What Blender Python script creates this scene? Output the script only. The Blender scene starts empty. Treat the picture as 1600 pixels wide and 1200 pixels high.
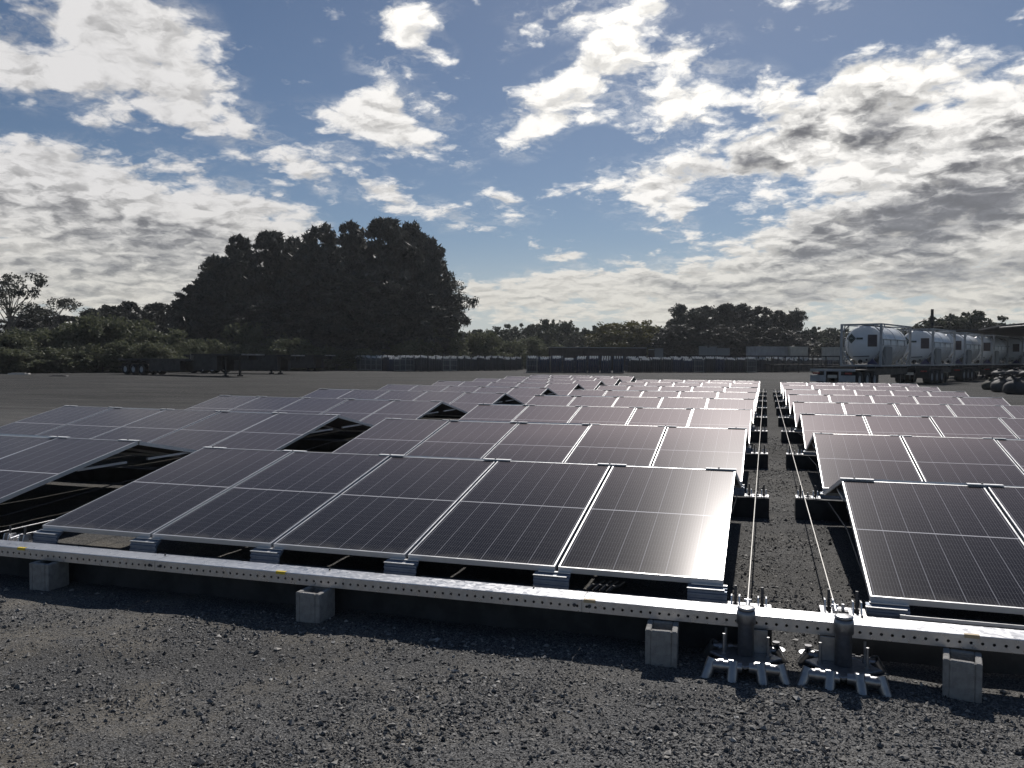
import bpy, math, random
import numpy as np
from mathutils import Vector, Matrix

R = math.radians
random.seed(7)
RNG = np.random.default_rng(7)
scene = bpy.context.scene
col = scene.collection

# ------------------------------------------------------------------ camera
F_PX = 1289.43                       # focal length in pixels of a 1600 wide picture
YAW, PITCH, ROLL = .2982, .0314, .0042
CAM = Vector((.2169, -5.0688, 1.6737))
_f = Vector((-math.sin(YAW) * math.cos(PITCH), math.cos(YAW) * math.cos(PITCH), -math.sin(PITCH)))
_r = Vector((math.cos(YAW), math.sin(YAW), 0))
_u = _r.cross(_f)
_r2 = _r * math.cos(ROLL) + _u * math.sin(ROLL)
_u2 = -_r * math.sin(ROLL) + _u * math.cos(ROLL)
cd = bpy.data.cameras.new('camera')
cd.sensor_width = 36
cd.lens = F_PX / 1600 * 36
cd.clip_start = .05
cd.clip_end = 8000
cam = bpy.data.objects.new('camera', cd)
col.objects.link(cam)
m = Matrix((_r2, _u2, -_f)).transposed().to_4x4()
m.translation = CAM
cam.matrix_world = m
scene.camera = cam

def ray(px, py):
    return _f * F_PX + _r2 * (px - 800) - _u2 * (py - 600)
def ground(px, py, z=0.0):
    """point of the level z seen at a pixel of the 1600x1200 photograph"""
    d = ray(px, py)
    return CAM + d * ((z - CAM.z) / d.z)
def at_depth(px, py, D):
    """point at horizontal distance D seen at a pixel"""
    d = ray(px, py)
    return CAM + d * (D / math.hypot(d.x, d.y))
def azel(px, py):
    d = ray(px, py).normalized()
    return math.degrees(math.atan2(d.x, d.y)), math.degrees(math.asin(d.z))

# ------------------------------------------------------------------ light
SUN_AZ, SUN_EL = -1.5, 41.5           # degrees right of +y, above the horizon
sun = bpy.data.lights.new('sun', 'SUN')
sun.energy = 4.0
sun.angle = R(.55)
sun.color = (1, .955, .90)
so = bpy.data.objects.new('sun', sun)
col.objects.link(so)
sd = Vector((math.sin(R(SUN_AZ)) * math.cos(R(SUN_EL)), math.cos(R(SUN_AZ)) * math.cos(R(SUN_EL)), math.sin(R(SUN_EL))))
so.rotation_euler = (-sd).to_track_quat('-Z', 'Y').to_euler()

scene.view_settings.view_transform = 'Standard'
scene.view_settings.look = 'None'
scene.view_settings.exposure = 0.0
scene.view_settings.gamma = 1
scene.view_settings.use_curve_mapping = False
scene.cycles.use_denoising = True
scene.cycles.max_bounces = 6
scene.cycles.diffuse_bounces = 3
scene.cycles.glossy_bounces = 3
scene.cycles.sample_clamp_indirect = 4

world = bpy.data.worlds.new('World')
scene.world = world
world.use_nodes = True

class NT:
    """short hand for building node trees"""
    def __init__(s, tree):
        s.t = tree
        s.n = tree.nodes
        s.l = tree.links
        s.n.clear()
    def new(s, kind, props=None, **ins):
        n = s.n.new(kind)
        for k, v in (props or {}).items():
            setattr(n, k, v)
        for k, v in ins.items():
            key = int(k[1:]) if k[0] == 'i' and k[1:].isdigit() else k.replace('_', ' ')
            s.put(n.inputs[key], v)
        return n
    def put(s, sock, v):
        if isinstance(v, bpy.types.NodeSocket):
            s.l.new(v, sock)
        elif isinstance(v, bpy.types.Node):
            s.l.new(v.outputs[0], sock)
        else:
            sock.default_value = v
    def math(s, op, a, b=0.0, c=0.0, clamp=False):
        return s.new('ShaderNodeMath', {'operation': op, 'use_clamp': clamp}, i0=a, i1=b, i2=c).outputs[0]
    def vmath(s, op, a, b=(0, 0, 0)):
        n = s.new('ShaderNodeVectorMath', {'operation': op}, i0=a, i1=b)
        return n.outputs['Value'] if op in ('LENGTH', 'DOT_PRODUCT') else n.outputs[0]
    def ramp(s, x, lo, hi, a=0.0, b=1.0, kind='SMOOTHSTEP'):
        n = s.new('ShaderNodeMapRange', {'interpolation_type': kind})
        for i, v in enumerate((x, lo, hi, a, b)):
            s.put(n.inputs[i], v)
        return n.outputs[0]
    def mix(s, fac, a, b, blend='MIX'):
        n = s.new('ShaderNodeMix', {'data_type': 'RGBA', 'blend_type': blend})
        s.put(n.inputs[0], fac)
        s.put(n.inputs[6], a)
        s.put(n.inputs[7], b)
        return n.outputs[2]
    def noise(s, vec, scale, detail=4.0, rough=.5, dist=0.0, out=0):
        n = s.new('ShaderNodeTexNoise', Scale=scale, Detail=detail, Roughness=rough, Distortion=dist)
        if vec is not None:
            s.put(n.inputs['Vector'], vec)
        return n.outputs[out]

def rgb(*c):
    return (c[0], c[1], c[2], 1)

# cloud masses: (pixel x, y, half length, half height, turn, weight) in the photograph, turned into azimuth and elevation
COVER = [
    (110, 55, 250, 110, 8, 1.15), (270, 80, 100, 85, 20, .7), (290, 170, 70, 80, 40, .55), (160, 185, 40, 30, 0, .75), (40, 110, 120, 60, 10, .5),
    (360, 190, 90, 50, 25, .75), (385, 225, 40, 40, 0, .5),
    (600, 205, 130, 62, -12, 1.05), (520, 180, 110, 35, 0, .6), (490, 278, 52, 26, 30, .9), (440, 238, 36, 24, 0, .6), (660, 245, 55, 32, 20, .6),
    (640, 55, 46, 80, -60, .85), (650, 10, 80, 28, -10, .6), (575, 92, 46, 32, 0, .6), (600, 130, 60, 40, -50, .4),
    (612, 308, 70, 26, 4, .85), (690, 335, 80, 26, 14, .75), (795, 318, 60, 32, 10, .7), (735, 262, 28, 18, -20, .55), (800, 350, 40, 26, 40, .45),
    (900, 112, 175, 46, -32, 1.15), (850, 200, 90, 38, -18, .95), (955, 135, 80, 36, -30, .9), (1070, 88, 90, 36, -12, .95), (1085, 150, 125, 40, -10, 1.0),
    (900, 20, 120, 40, 0, .75), (1020, 8, 60, 24, 0, .6), (812, 45, 34, 24, -30, .6), (775, 80, 26, 16, -20, .55),
    (60, 300, 260, 90, 8, 1.0), (120, 350, 330, 120, 4, 1.2), (360, 365, 190, 85, 18, 1.1), (90, 440, 380, 70, 0, 1.0), (320, 440, 260, 70, 0, .8), (455, 370, 90, 50, 25, .7),
    (1165, 235, 210, 80, -12, 1.1), (1330, 190, 170, 90, -18, 1.1), (1345, 120, 60, 50, 0, .55), (1440, 250, 260, 120, -10, 1.1), (1600, 200, 170, 130, -10, 1.1),
    (1020, 300, 110, 40, -14, .7), (1450, 380, 340, 100, -12, 1.1), (1240, 400, 260, 76, -16, 1.0), (1110, 450, 360, 60, -3, 1.0), (1640, 420, 240, 150, 0, 1.0),
    (850, 460, 210, 44, 0, .95), (1420, 118, 70, 24, -22, .5), (1500, 480, 220, 26, -8, .7), (1530, 120, 30, 14, -20, .4),
    (1066, 348, 40, 24, -28, 1.0), (1020, 354, 18, 10, 0, .6), (880, 404, 40, 12, 0, .85), (928, 288, 34, 30, 0, .55), (1208, 46, 16, 15, 0, .8), (1232, 135, 16, 12, 0, .5), (492, 63, 14, 10, 0, .5),
    (240, 500, 420, 40, 0, .6), (1200, 500, 400, 24, 0, .5), (760, 190, 40, 16, -20, .4), (720, 130, 30, 20, -30, .35), (940, 185, 26, 14, -10, .45), (1350, 130, 90, 60, -20, .6), (700, 480, 120, 30, 0, .6),
]
GREY = [
    (90, 335, 300, 48, 6, .55), (330, 385, 230, 50, 14, .65), (60, 410, 330, 46, 0, .45), (330, 440, 260, 30, 3, .35), (120, 465, 300, 22, 0, .5),
    (1165, 255, 120, 66, -14, 1.44), (1100, 270, 90, 36, -10, 0.69), (1275, 190, 60, 36, -20, 0.92), (1400, 190, 78, 56, -20, 1.38), (1365, 225, 70, 40, 0, 0.80),
    (1360, 345, 190, 46, -6, 1.38), (1500, 290, 120, 40, -14, 0.92), (1560, 215, 120, 40, -12, 1.03), (1250, 410, 170, 26, -4, 1.15), (1470, 360, 150, 40, -8, 1.03),
    (1590, 300, 110, 46, -10, 1.03), (1130, 458, 150, 22, 0, 0.98), (1400, 440, 200, 24, -3, 0.92), (1580, 410, 120, 34, 0, 1.03), (870, 470, 110, 18, 0, 0.36),
    (140, 390, 400, 70, 4, 0.33), (80, 300, 120, 26, 10, 0.21), (1220, 330, 120, 30, -12, 0.57), (1480, 430, 260, 50, 0, 0.57), (1450, 250, 100, 40, -10, 0.57), (1090, 400, 90, 20, -10, 0.57),
    (1010, 440, 110, 16, 0, 0.57), (1300, 470, 160, 14, 0, 0.69), (1590, 470, 90, 20, 0, 0.69), (60, 110, 160, 40, 10, 0.15),
]
def build_sky():
    nt = NT(world.node_tree)
    sky = nt.new('ShaderNodeTexSky', {'sky_type': 'NISHITA', 'sun_disc': False, 'sun_elevation': R(SUN_EL), 'sun_rotation': R(SUN_AZ),
                                      'air_density': .9, 'dust_density': .35, 'ozone_density': 3.5, 'altitude': 20})
    D = nt.new('ShaderNodeTexCoord').outputs['Generated']
    D = nt.vmath('NORMALIZE', D)
    sp = nt.new('ShaderNodeSeparateXYZ', Vector=D)
    x, y, z = sp.outputs
    az = nt.math('DEGREES', nt.math('ARCTAN2', x, y))
    el = nt.math('DEGREES', nt.math('ARCSINE', z))
    zc = nt.math('ADD', nt.math('MAXIMUM', z, 0), .24)
    plane = nt.new('ShaderNodeCombineXYZ', X=nt.math('DIVIDE', x, zc), Y=nt.math('DIVIDE', y, zc), Z=0.0).outputs[0]
    ae = nt.new('ShaderNodeCombineXYZ', X=az, Y=el, Z=0.0).outputs[0]
    # ragged outlines: the masses are looked up at a position pushed about by noise
    push = nt.vmath('SUBTRACT', nt.noise(plane, 3.0, 5, .6, out=1), (.5, .5, .5))
    aew = nt.vmath('ADD', ae, nt.vmath('MULTIPLY', push, (6.0, 3.2, 0)))
    def masses(lst):
        acc = 0.0
        for px, py, rx, ry, rot, w in lst:
            a, e = azel(px, py)
            a1, e1 = azel(px + 1, py)
            k = math.hypot(a1 - a, e1 - e)
            e2 = azel(px, py + 1)[1]
            kv = abs(e2 - e)
            mp = nt.new('ShaderNodeMapping', {'vector_type': 'TEXTURE'}, Vector=aew, Location=(a, e, 0), Rotation=(0, 0, R(-rot)), Scale=(rx * k * 1.25, ry * kv * 1.25, 1))
            g = nt.new('ShaderNodeTexGradient', {'gradient_type': 'SPHERICAL'}, Vector=mp.outputs[0])
            acc = nt.math('MULTIPLY_ADD', g.outputs['Fac'], w, acc)
        return acc
    cov = masses(COVER)
    grey = masses(GREY)
    # away from the view the unseen cloud is thinned out to lower the ambient light
    away = nt.ramp(nt.math('MAXIMUM', nt.math('ABSOLUTE', nt.math('ADD', az, 17)), nt.math('MULTIPLY', nt.math('SUBTRACT', el, 2), 1.65)), 34, 46)
    wild = nt.ramp(nt.noise(plane, .9, 3, .5), .52, .8, -.35, .8)
    cov = nt.math('ADD', cov, nt.math('MULTIPLY', away, wild))
    grey = nt.math('ADD', grey, nt.math('MULTIPLY', away, nt.ramp(nt.noise(plane, 1.1, 2, .5), .5, .75, 0, .7)))
    # cauliflower heads: layered round cells, pushed about by noise
    bumpy = nt.vmath('ADD', plane, nt.vmath('MULTIPLY', nt.vmath('SUBTRACT', nt.noise(plane, 10.0, 4, .55, out=1), (.5, .5, .5)), (.13, .13, 0)))
    def billow(vec):
        v = nt.new('ShaderNodeTexVoronoi', {'feature': 'SMOOTH_F1', 'voronoi_dimensions': '2D', 'normalize': False}, Vector=vec, Scale=9.5, Detail=3.5, Roughness=.5, Lacunarity=2.3, Smoothness=.35)
        return nt.math('SUBTRACT', .60, v.outputs['Distance'])
    def density(off, det):
        q = nt.vmath('ADD', plane, off) if off else plane
        qb = nt.vmath('ADD', bumpy, off) if off else bumpy
        n1 = nt.math('MULTIPLY', nt.math('SUBTRACT', nt.noise(q, 5.2, det, .60, .15), .5), 3.0)
        return n1, nt.math('MULTIPLY', billow(qb), .75)
    n0, b0 = density(None, 10)
    # the sun stands ahead and high: compare with the cloud a little nearer to it
    n1, b1 = density((.0, -.045, 0), 6)
    f0 = nt.math('ADD', n0, b0)
    dens = nt.math('ADD', nt.math('ADD', cov, f0), -.02)
    alpha = nt.ramp(dens, .14, .78)
    wisp = nt.math('MULTIPLY', nt.ramp(cov, .0, .5), nt.ramp(nt.noise(nt.vmath('ADD', plane, push), 5.5, 9, .64, .3), .42, .80, 0, .6))
    alpha = nt.math('MAXIMUM', alpha, wisp)
    relief = nt.math('MULTIPLY_ADD', nt.math('SUBTRACT', n1, n0), .8, nt.math('MULTIPLY', nt.math('SUBTRACT', b1, b0), 1.5))
    relief = nt.math('MULTIPLY', relief, nt.ramp(el, 3.0, 12.0, .55, 1.0))
    gdens = nt.math('MULTIPLY_ADD', grey, 1.12, nt.math('MULTIPLY_ADD', n0, .45, nt.math('MULTIPLY', relief, 1.0)))
    thick = nt.ramp(dens, .35, 1.35)
    gfac = nt.math('MULTIPLY', nt.ramp(gdens, .0, 1.7), thick)
    near_sun = nt.ramp(nt.vmath('DOT_PRODUCT', D, tuple(sd)), .72, .99, 0.0, 1.0)
    white = nt.mix(near_sun, rgb(.70, .69, .69), rgb(1.15, 1.12, 1.06))
    low = nt.ramp(el, 1.0, 12.0)
    white = nt.mix(low, rgb(.66, .64, .58), white)
    shade = nt.mix(low, rgb(.27, .285, .305), rgb(.195, .20, .22))
    cc = nt.mix(gfac, white, shade)
    lump = nt.ramp(relief, -.35, .6, 1.08, .80)
    cc = nt.mix(1.0, cc, nt.new('ShaderNodeCombineColor', Red=lump, Green=lump, Blue=lump).outputs[0], 'MULTIPLY')
    veil = nt.ramp(el, 0.0, 9.0, .55, 0.0)
    bgs = nt.new('ShaderNodeBackground', Color=sky.outputs[0], Strength=SKY_STRENGTH)
    bgc = nt.new('ShaderNodeBackground', Color=cc, Strength=1.0)
    bgv = nt.new('ShaderNodeBackground', Color=rgb(.56, .585, .61), Strength=1.0)
    s1 = nt.new('ShaderNodeMixShader', i0=veil, i1=bgs.outputs[0], i2=bgv.outputs[0])
    s2 = nt.new('ShaderNodeMixShader', i0=alpha, i1=s1.outputs[0], i2=bgc.outputs[0])
    out = nt.new('ShaderNodeOutputWorld', Surface=s2.outputs[0])
SKY_STRENGTH = .05
build_sky()

# ------------------------------------------------------------------ helpers
def prop(o, label=None, cat=None, group=None, kind=None):
    if label: o['label'] = label
    if cat: o['category'] = cat
    if group: o['group'] = group
    if kind: o['kind'] = kind
    return o

def empty(name, loc=(0, 0, 0), rz=0.0, label=None, cat=None, group=None):
    o = bpy.data.objects.new(name, None)
    o.empty_display_size = .2
    col.objects.link(o)
    o.location = loc
    o.rotation_euler = (0, 0, rz)
    return prop(o, label, cat, group)

def link(name, mesh, parent=None, loc=(0, 0, 0), rot=(0, 0, 0), scale=(1, 1, 1)):
    o = bpy.data.objects.new(name, mesh)
    col.objects.link(o)
    o.parent = parent
    o.location = loc
    o.rotation_euler = rot
    o.scale = scale
    return o

def copy_tree(o, parent=None):
    c = o.copy()
    col.objects.link(c)
    c.parent = parent
    for ch in list(o.children):
        copy_tree(ch, c)
    return c

class MB:
    """collects shapes and turns them into one mesh"""
    def __init__(s):
        s.v, s.f, s.m, s.smooth = [], [], [], []
    def add(s, vs, fs, mi=0, sm=False, M=None):
        o = len(s.v)
        if M is not None:
            vs = [M @ Vector(v) for v in vs]
        s.v += [tuple(v) for v in vs]
        s.f += [tuple(i + o for i in f) for f in fs]
        s.m += [mi] * len(fs)
        s.smooth += [sm] * len(fs)
        return s
    def box(s, x0, x1, y0, y1, z0, z1, mi=0, M=None):
        vs = [(x, y, z) for z in (z0, z1) for y in (y0, y1) for x in (x0, x1)]
        return s.add(vs, [(0, 2, 3, 1), (4, 5, 7, 6), (0, 1, 5, 4), (2, 6, 7, 3), (0, 4, 6, 2), (1, 3, 7, 5)], mi, False, M)
    def bbox(s, x0, x1, y0, y1, z0, z1, b=.01, mi=0, M=None):
        """box with chamfered upright and top edges"""
        def ring(i, z):
            return [(x0 + i + b, y0 + i, z), (x1 - i - b, y0 + i, z), (x1 - i, y0 + i + b, z), (x1 - i, y1 - i - b, z),
                    (x1 - i - b, y1 - i, z), (x0 + i + b, y1 - i, z), (x0 + i, y1 - i - b, z), (x0 + i, y0 + i + b, z)]
        vs = ring(0, z0) + ring(0, z1 - b) + ring(b, z1)
        fs = [tuple(range(7, -1, -1)), tuple(range(16, 24))]
        for k in (0, 8):
            fs += [(k + i, k + (i + 1) % 8, k + 8 + (i + 1) % 8, k + 8 + i) for i in range(8)]
        return s.add(vs, fs, mi, False, M)
    def tube(s, p0, p1, r0, r1=None, n=8, mi=0, cap=True, sm=True, M=None):
        p0, p1 = Vector(p0), Vector(p1)
        r1 = r0 if r1 is None else r1
        d = (p1 - p0).normalized()
        a = d.orthogonal().normalized()
        b = d.cross(a)
        vs = []
        for p, r in ((p0, r0), (p1, r1)):
            vs += [p + (a * math.cos(2 * math.pi * i / n) + b * math.sin(2 * math.pi * i / n)) * r for i in range(n)]
        s.add(vs, [(i, (i + 1) % n, n + (i + 1) % n, n + i) for i in range(n)], mi, sm, M)
        if cap:
            s.add(vs, [tuple(range(n - 1, -1, -1)), tuple(range(n, 2 * n))], mi, False, M)
        return s
    def pipe(s, pts, r, n=6, mi=0):
        for a, b in zip(pts, pts[1:]):
            s.tube(a, b, r, n=n, mi=mi)
        return s
    def ring_tube(s, p0, p1, ro, ri, n=12, mi=0):
        """hollow tube with open ends"""
        p0, p1 = Vector(p0), Vector(p1)
        d = (p1 - p0).normalized()
        a = d.orthogonal().normalized()
        b = d.cross(a)
        vs = []
        for p, r in ((p0, ro), (p1, ro), (p1, ri), (p0, ri)):
            vs += [p + (a * math.cos(2 * math.pi * i / n) + b * math.sin(2 * math.pi * i / n)) * r for i in range(n)]
        for k in range(4):
            k2 = (k + 1) % 4
            s.add(vs, [(k * n + i, k * n + (i + 1) % n, k2 * n + (i + 1) % n, k2 * n + i) for i in range(n)], mi, k in (0, 2))
        return s
    def lathe(s, prof, n=16, mi=0, M=None, sm=True):
        """profile of (radius, height) turned about z"""
        vs = [(r * math.cos(2 * math.pi * i / n), r * math.sin(2 * math.pi * i / n), h) for r, h in prof for i in range(n)]
        fs = [(k * n + i, k * n + (i + 1) % n, (k + 1) * n + (i + 1) % n, (k + 1) * n + i) for k in range(len(prof) - 1) for i in range(n)]
        return s.add(vs, fs, mi, sm, M)
    def extrude(s, prof, x0, x1, mi=0, M=None):
        """closed outline of (y, z) drawn out along x"""
        n = len(prof)
        vs = [(x0, y, z) for y, z in prof] + [(x1, y, z) for y, z in prof]
        fs = [(i, (i + 1) % n, n + (i + 1) % n, n + i) for i in range(n)] + [tuple(range(n - 1, -1, -1)), tuple(range(n, 2 * n))]
        return s.add(vs, fs, mi, False, M)
    def mesh(s, name, mats):
        me = bpy.data.meshes.new(name)
        me.from_pydata(s.v, [], s.f)
        for mt in (mats if isinstance(mats, (list, tuple)) else [mats]):
            me.materials.append(mt)
        me.polygons.foreach_set('material_index', s.m)
        me.polygons.foreach_set('use_smooth', s.smooth)
        me.update()
        return me
    def build(s, name, mats, parent=None, **kw):
        return link(name, s.mesh(name, mats), parent, **kw)

def np_mesh(name, verts, faces, mats, smooth=False):
    """faces: (n, k) index array"""
    me = bpy.data.meshes.new(name)
    n, k = faces.shape
    me.vertices.add(len(verts))
    me.vertices.foreach_set('co', np.ascontiguousarray(verts, dtype=np.float32).ravel())
    me.loops.add(n * k)
    me.loops.foreach_set('vertex_index', np.ascontiguousarray(faces, dtype=np.int32).ravel())
    me.polygons.add(n)
    me.polygons.foreach_set('loop_start', np.arange(0, n * k, k, dtype=np.int32))
    me.polygons.foreach_set('use_smooth', np.full(n, smooth))
    me.update(calc_edges=True)
    for mt in mats:
        me.materials.append(mt)
    return me

# ------------------------------------------------------------------ materials
def mat(name, color, rough=.6, metal=0.0, vary=.0, vscale=6.0, bump=0.0, bscale=40.0, spec=.5, color2=None, dirt=None):
    mt = bpy.data.materials.new(name)
    mt.use_nodes = True
    nt = NT(mt.node_tree)
    p = nt.new('ShaderNodeBsdfPrincipled', Roughness=rough, Metallic=metal)
    p.inputs['Specular IOR Level'].default_value = spec
    co = nt.new('ShaderNodeTexCoord').outputs['Object']
    c = rgb(*color)
    if vary or color2:
        nz = nt.noise(co, vscale, 5, .6)
        c2 = rgb(*(color2 or [v * (1 - vary) for v in color]))
        c = nt.mix(nt.ramp(nz, .35, .65), c, c2)
        nt.put(p.inputs['Roughness'], nt.ramp(nz, .3, .7, max(.05, rough - .08), min(1, rough + .1)))
    if dirt:
        c = nt.mix(nt.ramp(nt.noise(co, vscale * .35, 6, .7), .5, .72), c, rgb(*dirt))
    nt.put(p.inputs['Base Color'], c)
    if bump:
        b = nt.new('ShaderNodeBump', Strength=bump, Distance=.01, Height=nt.noise(co, bscale, 4, .6))
        nt.put(p.inputs['Normal'], b.outputs[0])
    nt.new('ShaderNodeOutputMaterial', Surface=p.outputs[0])
    return mt

def ground_material():
    mt = bpy.data.materials.new('gravel_ground')
    mt.use_nodes = True
    nt = NT(mt.node_tree)
    co = nt.new('ShaderNodeTexCoord').outputs['Object']
    grain = nt.noise(co, 95, 5, .75)
    base = nt.mix(nt.ramp(grain, .38, .64), rgb(.026, .026, .027), rgb(.225, .222, .216))
    patch = nt.ramp(nt.noise(co, .95, 7, .72), .44, .62)
    sp = nt.new('ShaderNodeSeparateXYZ', Vector=co)
    left = nt.math('MULTIPLY', nt.ramp(sp.outputs[0], .6, -3.2, .25, 1.0), nt.ramp(sp.outputs[1], 3, 14, 1.0, .25))
    dusty = nt.math('MULTIPLY', nt.math('MULTIPLY', patch, left), nt.ramp(nt.noise(co, 70, 4, .7), .38, .62, .15, 1.0))
    c = nt.mix(nt.math('MULTIPLY', dusty, .9), base, rgb(.235, .212, .175))
    # worn vehicle tracks, settled dust, and stones' self-shading painted in towards the far yard
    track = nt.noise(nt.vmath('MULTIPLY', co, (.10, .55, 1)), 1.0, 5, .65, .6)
    far_shade = nt.ramp(sp.outputs[1], -.8, 26.0, 1.0, .42)
    wide = nt.math('MULTIPLY', nt.math('MULTIPLY', far_shade, nt.ramp(track, .3, .7, .72, 1.25)), nt.ramp(nt.noise(co, .13, 5, .65), .35, .65, .85, 1.16))
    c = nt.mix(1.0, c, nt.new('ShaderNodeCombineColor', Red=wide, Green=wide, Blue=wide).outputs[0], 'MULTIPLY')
    v = nt.new('ShaderNodeTexVoronoi', {'feature': 'F1'}, Vector=co, Scale=120.0)
    vc = nt.new('ShaderNodeSeparateColor', Color=v.outputs['Color'])
    c = nt.mix(nt.math('MULTIPLY', nt.math('GREATER_THAN', vc.outputs[0], .90), nt.ramp(v.outputs['Distance'], .25, .5, 1, 0)), c, rgb(.34, .33, .31))
    c = nt.mix(nt.math('MULTIPLY', nt.math('LESS_THAN', vc.outputs[1], .25), nt.ramp(v.outputs['Distance'], .2, .6, .8, 0)), c, rgb(.02, .02, .022))
    h = nt.math('ADD', nt.math('MULTIPLY', nt.noise(co, 48, 8, .72), 1.0), nt.math('MULTIPLY', nt.math('SUBTRACT', 1.0, v.outputs['Distance']), .45))
    b = nt.new('ShaderNodeBump', Strength=.9, Distance=.012, Height=h)
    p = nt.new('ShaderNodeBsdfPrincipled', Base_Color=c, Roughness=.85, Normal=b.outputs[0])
    p.inputs['Specular IOR Level'].default_value = .06
    nt.new('ShaderNodeOutputMaterial', Surface=p.outputs[0])
    return mt

def stone_material():
    mt = bpy.data.materials.new('crushed_stone')
    mt.use_nodes = True
    nt = NT(mt.node_tree)
    r = nt.new('ShaderNodeNewGeometry').outputs['Random Per Island']
    cr = nt.new('ShaderNodeValToRGB', Fac=r)
    e = cr.color_ramp.elements
    e[0].position, e[0].color = 0, rgb(.035, .035, .037)
    e[1].position, e[1].color = 1, rgb(.42, .41, .39)
    for pos, c in ((.35, (.115, .114, .112)), (.75, (.20, .194, .184)), (.94, (.29, .27, .24))):
        k = cr.color_ramp.elements.new(pos)
        k.color = rgb(*c)
    p = nt.new('ShaderNodeBsdfPrincipled', Base_Color=cr.outputs[0], Roughness=.7)
    p.inputs['Specular IOR Level'].default_value = .35
    nt.new('ShaderNodeOutputMaterial', Surface=p.outputs[0])
    return mt

def panel_material():
    """photovoltaic cells behind glass: 6 x 24 half cells, nine bus bars each, printed under the glass"""
    mt = bpy.data.materials.new('solar_cells')
    mt.use_nodes = True
    nt = NT(mt.node_tree)
    uv = nt.new('ShaderNodeUVMap').outputs[0]
    sp = nt.new('ShaderNodeSeparateXYZ', Vector=uv)
    u, v = sp.outputs[0], sp.outputs[1]
    def line(x, count, half):
        # 1 within half (a share of the spacing) of the multiples of 1/count
        fr = nt.math('FRACT', nt.math('MULTIPLY', x, count))
        d = nt.math('SUBTRACT', .5, nt.math('ABSOLUTE', nt.math('SUBTRACT', fr, .5)))
        return nt.math('LESS_THAN', d, half)
    cell_u = line(u, 6.0, .015)
    cell_v = line(v, 24.0, .013)
    bus = line(u, 54.0, .05)
    fing = nt.ramp(nt.noise(nt.vmath('MULTIPLY', uv, (6, 24, 1)), 1.0, 0, .5), .3, .7, .8, 1.2)
    mid = nt.math('LESS_THAN', nt.math('ABSOLUTE', nt.math('SUBTRACT', v, .5)), .0035)
    rnd = nt.new('ShaderNodeObjectInfo').outputs['Random']
    dark = nt.mix(rnd, rgb(.005, .0055, .009), rgb(.009, .009, .0115))
    c = nt.mix(nt.math('MULTIPLY', cell_v, .6), dark, rgb(.13, .13, .14))
    c = nt.mix(nt.math('MULTIPLY', bus, .85), c, rgb(.16, .16, .165))
    c = nt.mix(nt.math('MULTIPLY', cell_u, .9), c, rgb(.26, .26, .28))
    c = nt.mix(mid, c, rgb(.55, .55, .57))
    co = nt.new('ShaderNodeTexCoord').outputs['Object']
    dust = nt.ramp(nt.noise(co, 2.3, 6, .65), .42, .8, 0, .03)
    low_edge = nt.math('MULTIPLY', nt.ramp(v, .05, 0, 0, .22), nt.ramp(nt.noise(co, 9.0, 5, .7), .35, .7, .1, 1))
    runs = nt.math('MULTIPLY', nt.ramp(nt.noise(nt.vmath('MULTIPLY', co, (22, 1.2, 1)), 1.0, 4, .6), .56, .8, 0, .03), nt.ramp(v, .9, .1, .2, 1))
    c = nt.mix(nt.math('ADD', nt.math('ADD', dust, low_edge), runs), c, rgb(.3, .28, .25))
    rg = PANEL_ROUGH
    p = nt.new('ShaderNodeBsdfPrincipled', Base_Color=c, Roughness=rg)
    p.inputs['Specular IOR Level'].default_value = .12
    p.inputs['Specular Tint'].default_value = rgb(1.0, .88, .90)
    p.inputs['Coat Weight'].default_value = .0
    # a film of dust on the glass scatters the sun widely
    g = nt.new('ShaderNodeBsdfGlossy', {'distribution': 'GGX'}, Color=rgb(1, .82, .83), Roughness=.62)
    fr = nt.new('ShaderNodeFresnel', IOR=1.3)
    fr2 = nt.math('MINIMUM', nt.math('MULTIPLY', nt.math('POWER', fr.outputs[0], 4.0), 60.0), .060)
    ms = nt.new('ShaderNodeMixShader', i0=fr2, i1=p.outputs[0], i2=g.outputs[0])
    nt.new('ShaderNodeOutputMaterial', Surface=ms.outputs[0])
    return mt
PANEL_ROUGH = .185

def leaf_material(name, c0, c1, trans=.25):
    mt = bpy.data.materials.new(name)
    mt.use_nodes = True
    nt = NT(mt.node_tree)
    r = nt.new('ShaderNodeNewGeometry').outputs['Random Per Island']
    co = nt.new('ShaderNodeTexCoord').outputs['Object']
    k = nt.math('ADD', nt.math('MULTIPLY', r, .5), nt.math('MULTIPLY', nt.ramp(nt.noise(co, .45, 3, .6), .3, .7), .5))
    c = nt.mix(k, rgb(*c0), rgb(*c1))
    d = nt.new('ShaderNodeBsdfPrincipled', Base_Color=c, Roughness=.65)
    d.inputs['Specular IOR Level'].default_value = .25
    t = nt.new('ShaderNodeBsdfTranslucent', Color=c)
    s = nt.new('ShaderNodeMixShader', i0=trans, i1=d.outputs[0], i2=t.outputs[0])
    nt.new('ShaderNodeOutputMaterial', Surface=s.outputs[0])
    return mt

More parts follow.
